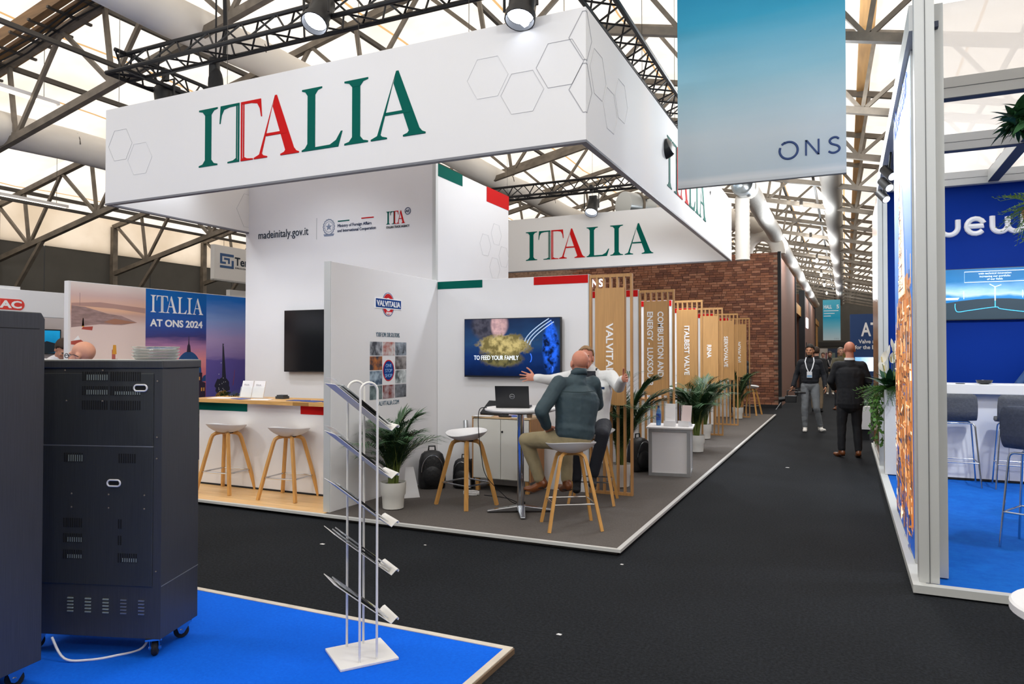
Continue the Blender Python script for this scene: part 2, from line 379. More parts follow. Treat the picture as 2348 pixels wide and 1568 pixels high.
sd = thing('steel_duct', 'short galvanised duct stub behind the hanging signs', 'duct', (-5.55, 19.2, 5.75))
mk('duct_pipe', MB().lathe([(.36, 0), (.36, .9), (.33, .9), (.33, .05), (.05, .05)], 24), GALV, sd, smooth=True, rot=(-R(90), 0, -R(35)))
mk('duct_ring', MB().lathe([(.39, .42), (.39, .48), (.36, .48)], 24), STEEL, sd, smooth=True, rot=(-R(90), 0, -R(35)))
mk('hose', MB().tube([(.5 + .45*i, .7 + .55*i, -.02*i) for i in range(7)], .33, 16), DUCT, sd, smooth=True)
# fluorescent battens and pendant lamps
TUBE = M('lit_tube', '#fff4e0', .4, emit=4)
for i, (x, y_, z, l) in enumerate(((-13.4, 7.2, 4.35, 1.5), (-8.9, 13.2, 5.5, 1.5), (-10.4, 5.2, 5.2, 1.4), (-4.0, 12.4, 6.3, 1.5))):
    t = thing('batten_lamp', ('fluorescent batten lamp near the left wall', 'fluorescent batten seen beneath the rear of the sign', 'fluorescent batten above the left corner of the black truss', 'fluorescent batten lamp high over the tower')[i], 'lamp', (x, y_, z))
    mk('housing', MB().box(-.05, .05, 0, l, .03, .08), WHITE, t); mk('tube', MB().cyl((0, .03, .01), (0, l-.03, .01), .018), TUBE, t)
    for yy in (.2, l-.2): mk('wire', MB().cyl((0, yy, .08), (0, yy, zt(x)+.2-z), .004, n=5), PURL, t)
BULB = M('lit_bulb', '#ffe9c4', .4, emit=9)
PEND = [(-.6, 10.5, 5.2, 190), (-.8, 14.2, 5.2, 190)] + [(-.96, 19 + 5.4*i, 5.2, 110) for i in range(6)] + [(-4.2, 2.6, 5.0, 72), (-.4, 3.0, 5.0, 92), (3.2, 3.4, 5.0, 150), (-8.6, 1.6, 5.0, 150), (-4.0, -2.4, 5.0, 170), (1.5, -2.0, 5.0, 160)]  # first pair (behind the banner) and those above the viewer are added fill
for i, (x, y_, z, pw) in enumerate(PEND):
    t = thing('pendant_lamp', ('%s glowing pendant bulb in the aisle row, whose first pair is added behind the banner' % ORDN[i]) if i < 8 else '%s unseen fill bulb added above the viewer' % ORDN[i-8], 'lamp', (x, y_, z), group='pendant bulbs over the far aisle' if i < 8 else 'added fill bulbs above the viewer')
    ld = bpy.data.lights.new('lamp_light', 'POINT'); ld.energy = pw; ld.color = (.92, .97, 1); ld.shadow_soft_size = .3; lo = bpy.data.objects.new('lamp_light', ld); C.objects.link(lo); lo.parent = t; lo.location = (0, 0, -.35)
    mk('bulb', MB().ell((0, 0, 0), (.05, .05, .085), nu=10, nv=8), BULB, t, smooth=True); mk('socket', MB().cyl((0, 0, .1), (0, 0, .24), .04), PURL, t)
    mk('wire', MB().cyl((0, 0, .24), (0, 0, zb(x)-z), .008, n=5), PURL, t)
# ---------------------------------------------------------------- Italian stand: platform
PZ = .05
GREYC = carpet('grey_stand_carpet', '#57524f', '#6b6663', 90, fibre=.08)
pf = thing('floor_platform', 'raised grey-carpeted platform of the white stand', 'platform', (-5, 5.5, 0), kind='structure')
mk('carpet_deck', MB().box(-4.60, -1.66, 5.54, 19.55, .005, PZ), GREYC, pf, world=True)
mk('plinth', MB().box(-8.62, -1.70, 5.6, 19.5, .0, .03), MATBLK, pf, world=True)
PLK = M('laminate_plank', '#dcb27a', .4, var=(7, .09), stretch=(.35, 5, 1), rnd=.06)
rows = [5.54 + .19*i for i in range(12)]
for i, yy in enumerate(rows):
    x = -8.6 - (.55 if i % 2 else 0.1) 
    while x < -4.62:
        x1 = min(x + 1.28, -4.62); xa = max(x, -8.6)
        if x1 > xa + .02: mk('plank', MB().box(xa + .001, x1 - .001, yy + .001, yy + .188, .035, PZ), PLK, pf, world=True)
        x += 1.28
mk('edge_trim', MB().box(-8.62, -1.62, 5.50, 5.54, .03, PZ+.004).box(-1.66, -1.62, 5.54, 19.58, .03, PZ+.004), M('bright_trim', '#d2d3d2', .4, .15), pf, world=True)
# ---------------------------------------------------------------- serif capitals of the country name
GI = [[(.33, 0), (.67, 0), (.67, 1), (.33, 1)], [(0, 0), (1, 0), (1, .025), (.8, .045), (.67, .11), (.33, .11), (.2, .045), (0, .025)], [(0, 1), (1, 1), (1, .975), (.8, .955), (.67, .89), (.33, .89), (.2, .955), (0, .975)]]
GT = [[(.84, 0), (.895, 0), (.895, 1), (.84, 1)], [(.93, 0), (1, 0), (1, 1), (.93, 1)], [(.05, 1), (0, .70), (.04, .70), (.10, .84), (.22, .93), (.5, .955), (1, .96), (1, 1)], [(.42, 0), (1, 0), (1, .03), (.9, .04), (.86, .07), (.7, .035), (.42, .022)]]
GT2 = [[(1-x, y) for x, y in p] for p in GT]
GA = [[(.47, 1.0), (.51, 1.0), (.92, .03), (.72, .03), (.42, .82)], [(.47, 1.0), (.42, .86), (.165, .03), (.105, .03)], [(.27, .35), (.73, .35), (.71, .395), (.285, .395)], [(0, 0), (.30, 0), (.30, .022), (.21, .045), (.165, .09), (.11, .06), (0, .022)], [(.60, 0), (1, 0), (1, .022), (.94, .045), (.90, .09), (.72, .09), (.68, .045), (.60, .022)]]
GL = [[(.14, 0), (.33, 0), (.33, 1), (.14, 1)], [(0, 1), (.5, 1), (.5, .975), (.4, .955), (.33, .89), (.14, .89), (.08, .955), (0, .975)], [(0, 0), (.9, 0), (1, .24), (.965, .24), (.85, .11), (.7, .05), (.33, .045), (.33, .11), (.14, .11), (.08, .045), (0, .022)]]
LAY = [(GI, 0, .095, 0), (GT, .106, .204, 0), (GT2, .212, .313, 1), (GA, .276, .484, 1), (GL, .497, .672, 0), (GI, .680, .777, 0), (GA, .789, 1.0, 0)]
def italia(parent, O, U, T, width, height, mats, upto=7):
    O, U = V(O), V(U)
    for polys, a, b, c in LAY[:upto]:
        mb = MB(); hh = height*(1.01 if polys is GA else 1)
        for i, p in enumerate(polys): mb.prism([(a*width + x*(b-a)*width, y*hh) for x, y in p], O, U, (0, 0, 1), V(T)*(1 + .25*i))
        mk('letter', mb, mats[c], parent)
def hexring(mb, cx, cz, r, O, U, T, w=.0035):
    O, U, T = V(O), V(U), V(T); pts = [(cx + r*math.cos(PI/3*i), cz + r*math.sin(PI/3*i)) for i in range(6)]
    for i in range(6):
        a, b = pts[i], pts[(i+1) % 6]; dx, dz = b[0]-a[0], b[1]-a[1]; l = math.hypot(dx, dz); nx, nz = -dz/l*w/2, dx/l*w/2
        mb.prism([(a[0]+nx, a[1]+nz), (b[0]+nx, b[1]+nz), (b[0]-nx, b[1]-nz), (a[0]-nx, a[1]-nz)], O, U, (0, 0, 1), T)
# ---------------------------------------------------------------- hanging sign (four fabric panels)
SX0, SX1, SY0, SY1, SZ0, SZ1 = -7.785, -1.90, 5.5, 13.74, 3.348, 4.442
sg = thing('hanging_sign', 'large white four-sided hanging sign with green and red serif lettering', 'sign', (-4.85, 9.6, SZ0))
ox = V((-4.85, 9.6, SZ0))
L_ = lambda x, y, z: (x - ox.x, y - ox.y, z - ox.z)
mk('front_panel', MB().box(SX0, SX1, SY0, SY0+.05, SZ0, SZ1), SIGNW, sg, world=True, bev=.004)
mk('rear_panel', MB().box(SX0, SX1, SY1-.05, SY1, SZ0, SZ1), SIGNW, sg, world=True, bev=.004)
mk('side_panel', MB().box(SX0, SX0+.05, SY0+.05, SY1-.05, SZ0, SZ1), SIGNW, sg, world=True)
mk('side_panel', MB().box(SX1-.05, SX1, SY0+.05, SY1-.05, SZ0, SZ1), SIGNW, sg, world=True)
mk('bottom_frame', MB().box(SX0-.003, SX1+.003, SY0-.003, SY0+.053, SZ0-.02, SZ0).box(SX0-.003, SX1+.003, SY1-.053, SY1+.003, SZ0-.02, SZ0).box(SX0-.003, SX0+.053, SY0+.05, SY1-.05, SZ0-.02, SZ0).box(SX1-.053, SX1+.003, SY0+.05, SY1-.05, SZ0-.02, SZ0), M('sign_frame', '#6c6d74', .5), sg, world=True)
italia(sg, L_(-6.272, SY0, 3.60), (1, 0, 0), (0, -.004, 0), 2.845, .615, (GREEN, RED))
italia(sg, L_(-6.06, SY1-.05, 3.56), (1, 0, 0), (0, -.004, 0), 2.70, .60, (GREEN, RED))
italia(sg, L_(SX1, 8.43, 3.60), (0, 1, 0), (.004, 0, 0), 2.58, .605, (GREEN, RED))
HL = [M('hexagon_line_%d' % i, c, .6) for i, c in enumerate(('#9d9da2', '#b9b9bc', '#cbcbcd'))]
FO, RO = L_(SX1, SY0, SZ0), L_(SX1, SY0, SZ0)
for cx, cz, r, h, U, T, O in ((-.225, .66, .215, 0, (1, 0, 0), (0, -.003, 0), FO), (-.57, .475, .2, 1, (1, 0, 0), (0, -.003, 0), FO), (-.9, .655, .2, 2, (1, 0, 0), (0, -.003, 0), FO),
                              (.32, .64, .22, 1, (0, 1, 0), (.003, 0, 0), RO), (.67, .44, .21, 2, (0, 1, 0), (.003, 0, 0), RO), (1.02, .64, .21, 2, (0, 1, 0), (.003, 0, 0), RO),
                              (-5.63, .655, .2, 1, (1, 0, 0), (0, -.003, 0), FO), (-5.3, .46, .2, 2, (1, 0, 0), (0, -.003, 0), FO)):
    mb = MB(); hexring(mb, cx, cz, r, O, U, T); mk('hexagon_outline', mb, HL[h], sg)
for zc in (.86, .43):                                  # half hexagons folded round the corner
    mb = MB()
    for U, T, s_ in (((-1, 0, 0), (0, -.003, 0), 1), ((0, 1, 0), (.003, 0, 0), 1)):
        pts = [(0, .2), (.03, .2), (.15, -.0), (.03, -.2), (0, -.2)]
        for a, b in zip(pts, pts[1:]):
            mb.prism([(a[0], zc+a[1]), (b[0], zc+b[1]), (b[0], zc+b[1]-.006), (a[0]-.004, zc+a[1]-.006)] if abs(a[0]-b[0]) < .05 else [(a[0], zc+a[1]), (b[0], zc+b[1]), (b[0]-.007, zc+b[1]), (a[0]-.007, zc+a[1])], FO, U, (0, 0, 1), T)
    mk('hexagon_outline', mb, HL[0], sg)
mb = MB(); hexring(mb, 2.2, .3, .27, L_(SX0+.05, SY0, SZ0), (0, 1, 0), (.003, 0, 0)); mk('hexagon_outline', mb, HL[1], sg)
for x, y in ((-7.6, 5.53), (-5.9, 5.53), (-4.2, 5.53), (-3.0, 5.53), (-2.1, 5.53), (-7.76, 8), (-7.76, 11), (-1.93, 7.4), (-1.93, 9), (-1.93, 11.5), (-6.5, 13.7), (-4.6, 13.7), (-2.6, 13.7)):
    mk('wire', MB().cyl((x, y, SZ1), (x, y, zt(x)), .003, n=5), PURL, sg, world=True)
# ---------------------------------------------------------------- black lighting truss ring
tr = thing('lighting_truss', 'black triangular lighting truss ring hung above the white sign', 'truss', (-4.85, 9.6, 4.85))
TB = M('black_truss_paint', '#17171a', .5, .3)
def truss_run(a, b, inw, name):
    a, b, inw = V(a), V(b), V(inw); w = .29; h = .25; up = V((0, 0, h))
    A = [(a, b), (a + inw*w, b + inw*w), (a + inw*w/2 + up, b + inw*w/2 + up)]
    for p, q in A: mk('chord', MB().cyl(p, q, .025, n=8), TB, tr, world=True, smooth=True)
    n = int((b-a).length / .24); mb = MB()
    for i in range(n):
        t0, t1 = i/n, (i+1)/n
        for s in range(3):
            (p, q), (p2, q2) = A[s], A[(s+1) % 3]
            if i % 2: p, q, p2, q2 = p2, q2, p, q
            mb.cyl(p.lerp(q, t0), p2.lerp(q2, t1), .011, n=5, caps=False)
    o = mk('lacing', mb, TB, tr, world=True)
z0 = 4.88
truss_run((SX0, SY0, z0), (SX1, SY0, z0), (0, 1, 0), 'front'); truss_run((SX0, SY1, z0), (SX1, SY1, z0), (0, -1, 0), 'rear')
truss_run((SX0, SY0, z0), (SX0, SY1, z0), (1, 0, 0), 'left'); truss_run((SX1, SY0, z0), (SX1, SY1, z0), (-1, 0, 0), 'right')
for x, y in ((-6.4, 5.95), (-3.0, 5.95), (-7.6, 11.4), (-2.05, 11.4)):
    mk('sling', MB().tube([(x, y, zb(x)+.12), (x+.02, y, 5.2), (x, y, 4.95)], .022, 6), MATBLK, tr, world=True)
mt = thing('chain_hoist', 'black chain hoist with sagging chain bag below the front truss', 'hoist', (-6.42, 5.85, 4.42))
mk('chain_bag', MB().ell((0, 0, .22), (.09, .08, .2), nu=12, nv=10), M('bag_cloth', '#141416', .8, bump=(20, .6)), mt, smooth=True)
mk('motor', MB().cyl((-.02, 0, .3), (-.02, 0, .52), .06, n=12), BLACK, mt, smooth=True); mk('chain', MB().cyl((0, 0, .5), (0, 0, 1.2), .01, n=6), MATBLK, mt)
def spotlight(label, loc, aim, power=0, spread=60, col=(.86, .92, 1)):
    t = thing('spotlight', label, 'spotlight', loc); d = (V(aim) - V(loc)).normalized(); q = d.to_track_quat('-Z', 'Y').to_euler()
    mk('lamp_head', MB().lathe([(.05, .3), (.1, .28), (.115, .22), (.11, .02), (.13, 0), (.13, -.06), (.12, -.06), (.115, 0)], 20), BLACK, t, smooth=True, rot=q)
    mk('lens', MB().lathe([(0, .0), (.07, -.012), (.112, 0), (.112, .01)], 20), M('lit_lens', '#e8f0ff', .3, emit=6), t, smooth=True, rot=q)
    mk('yoke', MB().tube([(-.15, 0, .05), (-.15, 0, .36), (.15, 0, .36), (.15, 0, .05)], .014, 6), BLACK, t)
    mk('clamp', MB().box(-.03, .03, -.03, .03, .36, .48).cyl((0, -.04, .48), (0, .04, .48), .04, n=10), BLACK, t)
    mk('control_box', MB().box(-.08, .08, .06, .16, .12, .32), BLACK, t, bev=.01)
    if power:
        l = bpy.data.lights.new('spot_light', 'SPOT'); l.energy = power; l.spot_size = R(spread); l.spot_blend = .8; l.color = col; l.shadow_soft_size = .1
        o = bpy.data.objects.new('spot_light', l); C.objects.link(o); o.parent = t; o.location = d*.1; o.rotation_euler = q
    return t
spotlight('black spotlight clamped to the front truss above the fifth letter', (-4.57, 5.36, 4.80), (-4.5, 4.4, 3.2), 0)
spotlight('black spotlight above the sign, right of the serif lettering', (-2.44, 5.40, 4.44), (-2.4, 4.9, 3.0), 0)
spotlight('black moving spotlight hung from the left run of the truss', (-7.6, 6.15, 4.62), (-7.3, 6.3, 1.0), 130, 95)
spotlight('small spotlight hung from the rear truss run', (-4.55, 13.5, 4.45), (-4.5, 11.2, 1.0), 250, 95)
spotlight('black spotlight inside the right run of the truss', (-2.1, 8.4, 3.95), (-4.6, 8.7, 3.0), 110, 95)
spotlight('unseen spotlight added behind the front of the sign', (-3.3, 5.8, 3.92), (-3.6, 7.6, 1.4), 50, 110)  # unseen, added to light the nearest bay wall
spotlight('unseen spotlight added over the side counter behind the sign', (-5.9, 5.8, 3.92), (-6.2, 7.6, 1.6), 50, 110)  # unseen, added to light the stand around the counter
spotlight('unseen fill spotlight added farther along the right run of the truss', (-2.1, 11.5, 3.95), (-3.4, 12.4, 1.5), 260, 130)  # unseen, added to brighten the rear of the stand
# ---------------------------------------------------------------- tower
tw = thing('tower', 'tall white storage tower with ministry emblems and green and red corners', 'tower', (-6.2, 8.7, PZ))
mk('tower_body', MB().box(-7.79, -4.62, 7.66, 9.78, PZ, 3.99), WHITE, tw, world=True, bev=.004)
mk('corner_post', MB().box(-4.66, -4.61, 7.64, 7.69, PZ, 4.0), ALUW, tw, world=True)
mk('colour_strip', MB().box(-4.62, -4.612, 7.69, 8.33, 3.84, 3.992), GREEN, tw, world=True, label='green colour strip')
mk('colour_strip', MB().box(-4.62, -4.612, 9.05, 9.78, 3.78, 3.992), RED, tw, world=True, label='red colour strip')
o0 = V((-6.2, 8.7, PZ)); fy = 7.655 - 8.7
text('madeinitaly.gov.it', .155, INK, tw, (-7.553+6.2, fy, 3.235-PZ), width=.90)
mk('divider_line', MB().box(-6.505, -6.501, 7.654, 7.66, 3.16, 3.45), LGREY, tw, world=True)
# emblem: wreath, cog and star
EMB = M('emblem_blue_grey', '#7b869c', .6); mb = MB(); ec = (-6.295, 3.315); e0 = (0, 7.66, 0)
def star(cx, cz, r, r2): return [(cx + (r if i % 2 == 0 else r2)*math.sin(PI*i/5), cz + (r if i % 2 == 0 else r2)*math.cos(PI*i/5)) for i in range(10)]
mk('emblem_star', MB().prism(star(*ec, .052, .021), e0, (1, 0, 0), (0, 0, 1), (0, -.006, 0)), EMB, tw, world=True)
for i in range(24):
    a = 2*PI*i/24; mb.prism([(ec[0] + .066*math.cos(a+b)*s_, ec[1] + .066*math.sin(a+b)*s_) for b, s_ in ((-.08, 1), (.08, 1), (.08, 1.12), (-.08, 1.12))], e0, (1, 0, 0), (0, 0, 1), (0, -.004, 0))
mk('emblem_cog', mb, EMB, tw, world=True); mb = MB()
for i in range(30):
    a = -PI/2 + .35 + (2*PI - .7)*i/29; c_ = (ec[0] + .092*math.cos(a), ec[1] + .1*math.sin(a)); d_ = a + PI/2 + (.6 if i % 2 else -.5)
    mb.prism([(c_[0] + math.cos(d_+q)*l_, c_[1] + math.sin(d_+q)*l_) for q, l_ in ((0, .022), (1.57, .007), (3.14, .012), (4.71, .007))], e0, (1, 0, 0), (0, 0, 1), (0, -.004, 0))
mb.prism([(ec[0]-.09, ec[1]-.095), (ec[0]+.09, ec[1]-.095), (ec[0]+.075, ec[1]-.125), (ec[0]-.075, ec[1]-.125)], e0, (1, 0, 0), (0, 0, 1), (0, -.004, 0))
mk('emblem_wreath', mb, EMB, tw, world=True)
mk('colour_line', MB().box(-6.142, -5.955, 7.654, 7.66, 3.372, 3.386), GREEN, tw, world=True); mk('colour_line', MB().box(-5.757, -5.562, 7.654, 7.66, 3.382, 3.396), RED, tw, world=True)
text('Ministry of Foreign Affairs', .058, NAVY, tw, (-6.149+6.2, fy, 3.298-PZ), width=.55); text('and International Cooperation', .058, NAVY, tw, (-6.149+6.2, fy, 3.232-PZ), width=.62)
wd = .62; italia(tw, (-5.363+6.2, 7.66-8.7, 3.275-PZ), (1, 0, 0), (0, -.005, 0), .285/.484, .165, (GREEN, RED), 4)
mb = MB(); mb.tube([(-5.035 + .042*math.cos(a), 7.656, 3.425 + .042*math.sin(a)) for a in [2*PI*i/24 for i in range(24)]], .004, 5, closed=True); mk('round_mark', mb, NAVY, tw, world=True)
text('AE', .05, NAVY, tw, (-5.07+6.2, fy, 3.408-PZ), shear=.2); text('ITALIAN TRADE AGENCY', .042, INK, tw, (-5.363+6.2, fy, 3.222-PZ), width=.35)
mb = MB()
for y_, z_ in ((9.35, 3.35), (9.0, 3.15), (9.6, 3.05), (9.3, 2.85)): hexring(mb, y_, z_, .17, (-4.612, 0, 0), (0, 1, 0), (.002, 0, 0))
mk('hexagon_outline', mb, HL[2], tw, world=True)
# ---------------------------------------------------------------- televisions
def screen_tv(label, x0, x1, y, z0, z1, mat, facing='Y'):
    t = thing('television', label, 'television', ((x0+x1)/2, y, z0)); w, h = (x1-x0)/2, z1-z0
    mk('bezel', MB().box(-w, w, -.025, .03, 0, h), BLACK, t, bev=.004); mk('display', MB().box(-w+.008, w-.008, -.028, -.02, .018, h-.008), mat, t)
    mk('mount', MB().box(-w*.4, w*.4, .03, .06, h*.3, h*.7), MATBLK, t)
    return t
t = screen_tv('dark switched-off television on the tower beside the partition edge', -6.99, -5.75, 7.60, 1.36, 2.20, M('dark_screen', '#0b0f14', .16, spec=.6))
text('ROV', .06, M('screen_grey', '#4d5a66', .5, emit=.12), t, (.28, -.03, .5)); mk('cable', MB().tube([(.35, .03, .0), (.36, .03, -.08), (.34, .035, -.14)], .004, 5), MATBLK, t)
def blob(n, cx, cz, rx, rz, seed, rough_=.12):
    rnd = random.Random(seed); return [(cx + rx*math.cos(2*PI*i/n)*(1+rnd.uniform(-rough_, rough_)), cz + rz*math.sin(2*PI*i/n)*(1+rnd.uniform(-rough_, rough_))) for i in range(n)]
def video_mat(name, base, blobs, emit=.85):
    """screen picture: vertical ramp plus soft noisy ellipses (cx, cz, rx, rz, colour, colour2, noise)"""
    m = ramp_mat(name, 2, base, 0, .7, emit=emit, rough=.25, noise_amt=.5, noise_scale=3, stretch=(1, 1, 2)); nt = m.node_tree; N = nt.nodes; L = nt.links; b = N['Principled BSDF']
    cur = b.inputs['Base Color'].links[0].from_socket; tc = N.new('ShaderNodeTexCoord')
    for cx, cz, rx, rz, c1, c2, na in blobs:
        mp = N.new('ShaderNodeMapping'); mp.vector_type = 'TEXTURE'; mp.inputs['Location'].default_value = (cx, 0, cz); mp.inputs['Scale'].default_value = (rx, 1e6, rz); L.new(tc.outputs['Object'], mp.inputs[0])
        ln = N.new('ShaderNodeVectorMath'); ln.operation = 'LENGTH'; L.new(mp.outputs[0], ln.inputs[0])
        n = N.new('ShaderNodeTexNoise'); n.inputs['Scale'].default_value = 15; n.inputs['Detail'].default_value = 6; L.new(tc.outputs['Object'], n.inputs['Vector'])
        ad = N.new('ShaderNodeMath'); ad.operation = 'MULTIPLY_ADD'; L.new(n.outputs[0], ad.inputs[0]); ad.inputs[1].default_value = na; L.new(ln.outputs['Value'], ad.inputs[2])
        mr = N.new('ShaderNodeMapRange'); mr.interpolation_type = 'SMOOTHSTEP'; mr.inputs[1].default_value = 1 + na*.5 + .18; mr.inputs[2].default_value = 1 + na*.5 - .22; L.new(ad.outputs[0], mr.inputs[0])
        r = N.new('ShaderNodeValToRGB'); r.color_ramp.elements[0].color = lin(c1); r.color_ramp.elements[1].color = lin(c2); r.color_ramp.elements[0].position = .4; r.color_ramp.elements[1].position = .62; L.new(n.outputs[0], r.inputs[0])
        mx = N.new('ShaderNodeMix'); mx.data_type = 'RGBA'; L.new(mr.outputs[0], mx.inputs[0]); L.new(cur, mx.inputs[6]); L.new(r.outputs[0], mx.inputs[7]); cur = mx.outputs[2]
    L.new(cur, b.inputs['Base Color']); L.new(cur, b.inputs['Emission Color']); b.inputs['Base Color'].default_value = (0, 0, 0, 1)
    return m
SCR = video_mat('food_video', [(0, '#04102c'), (.35, '#0b2350'), (.6, '#1a3556'), (1, '#131f38')], [(-.17, .62, .13, .15, '#7a6468', '#9a7f82', .2), (-.3, .62, .22, .2, '#23242e', '#3b3a44', .3), (-.16, .62, .1, .16, '#8a6f72', '#a88888', .15), (-.12, .22, .28, .1, '#2e2e22', '#5d5736', .9), (-.1, .38, .34, .12, '#5a5130', '#a19260', 1.5), (.5, .35, .1, .3, '#06132e', '#1d53c4', .8)])
tv = screen_tv('lit television showing food falling onto a plate', -4.157, -2.917, 7.58, 1.328, 2.024, SCR)
SH = M('screen_white', '#dfeaf6', .5, emit=.9)
for i in range(3): mk('picture_fork', MB().tube([(.18 + .03*i + .3*t_**1.5, -.031, .42 + .26*t_ - .02*i) for t_ in [k_/8 for k_ in range(9)]], .006, 5), M('fork_print', '#9fb4cf', .5, emit=.6), tv)
BLU = M('blue_glint', '#2a63d6', .5, emit=.8)
for cx, cz, r in ((.5, .62, .02), (.22, .23, .045), (.5, .1, .03)): mk('picture_glint', MB().tube([(cx + r*math.cos(a), -.0305, cz + 1.4*r*math.sin(a)) for a in [-.9 + i*.2 for i in range(10)]], .006, 5), BLU, tv)
text('TO FEED YOUR FAMILY', .075, SH, tv, (-.485, -.031, .205), width=.585)
# ---------------------------------------------------------------- partition with company prints
pt = thing('partition_wall', 'white partition wall end-on to the aisle, carrying a round red and blue logo', 'wall panel', (-4.625, 6.63, PZ))
mk('panel', MB().box(-4.665, -4.585, 5.62, 7.64, PZ, 2.515), WHITE, pt, world=True, bev=.003)
mk('end_profile', MB().box(-4.668, -4.588, 5.612, 5.622, PZ, 2.517), ALUW, pt, world=True)
px = -4.585 + 4.625; LB = M('logo_blue', '#143f86', .7, spec=.1); LR = M('logo_red', '#c4242c', .7, spec=.1); LW = M('logo_white', '#f2f2f4', .5)
PL = lambda y, z: (px, y - 6.63, z - PZ)
mb = MB(); cy_, cz_ = 6.585, 2.15
def ring(mb, cy, cz, ro, ri, sq, T, n=28):
    for i in range(n):
        a, b = 2*PI*i/n, 2*PI*(i+1)/n
        mb.prism([(cy+ro*math.cos(a), cz+sq*ro*math.sin(a)), (cy+ro*math.cos(b), cz+sq*ro*math.sin(b)), (cy+ri*math.cos(b), cz+sq*ri*math.sin(b)), (cy+ri*math.cos(a), cz+sq*ri*math.sin(a))], (-4.585, 0, 0), (0, 1, 0), (0, 0, 1), (T, 0, 0))
m1 = MB(); ring(m1, cy_, cz_, .112, 0, 1.13, .002); mk('logo_disc', m1, LW, pt, world=True)
m1 = MB(); ring(m1, cy_, cz_, .105, .065, 1.13, .004); mk('logo_ring', m1, LR, pt, world=True)
m1 = MB(); ring(m1, cy_, cz_, .116, .111, 1.13, .004); mk('logo_outline', m1, LB, pt, world=True)
mk('logo_bar', MB().box(-4.585, -4.579, 6.338, 6.84, 2.10, 2.215), LW, pt, world=True); mk('logo_bar', MB().box(-4.585, -4.5785, 6.348, 6.83, 2.11, 2.205), LB, pt, world=True)
text('VALVITALIA', .085, LW, pt, (px+.0075, 6.365-6.63, 2.127-PZ), FACE_X, width=.45, bold=.002)
text('GROUP', .04, LW, pt, (px+.005, 6.54-6.63, 2.04-PZ), FACE_X, width=.1, bold=.001)
TEAL = M('caption_teal', '#2c5266', .6)
text('YOUR FLOW. OUR SOLUTIONS.', .07, TEAL, pt, (px+.001, 6.361-6.63, 1.79-PZ), FACE_X, width=.45); text('VALVITALIA.COM', .07, TEAL, pt, (px+.001, 6.38-6.63, 1.04-PZ), FACE_X, width=.42)
PH = [M('valve_photo_%d' % i, c, .6, var=(13, .6), col2=c2, stretch=(1, 1, 1)) for i, (c, c2) in enumerate((('#3c3f47', '#b4b8c0'), ('#a03a28', '#c9c4c2'), ('#2c3138', '#a3adb8'), ('#2b2e3a', '#d07a2c'), ('#3a3434', '#9a9492'), ('#394f66', '#a9bccb'), ('#4a5558', '#d5dbdb'), ('#3b4b50', '#7f9090'), ('#74291f', '#b9aeb2'), ('#22252c', '#7c8087')))]
n_ = 0
for r_ in range(4):
    for c_ in range(3):
        y0_ = 6.252 + c_*.236; z1_ = 1.735 - r_*.158
        if c_ == 1 and r_ in (1, 2): continue
        mk('photo_tile', MB().box(-4.585, -4.5825, y0_, y0_+.222, z1_-.148, z1_), PH[n_ % 10], pt, world=True); n_ += 1
m1 = MB(); ring(m1, 6.595, 1.42, .095, 0, 1.1, .002); mk('badge_disc', m1, LB, pt, world=True); m1 = MB(); ring(m1, 6.595, 1.42, .107, .096, 1.1, .003); mk('badge_ring', m1, LR, pt, world=True)
for s_, z_ in (('ONE', 1.455), ('STOP', 1.40), ('SHOP', 1.345)): text(s_, .055, M('badge_text', '#8fb6e4', .5), pt, (px+.003, 6.595-6.63, z_-PZ), FACE_X, align='CENTER')
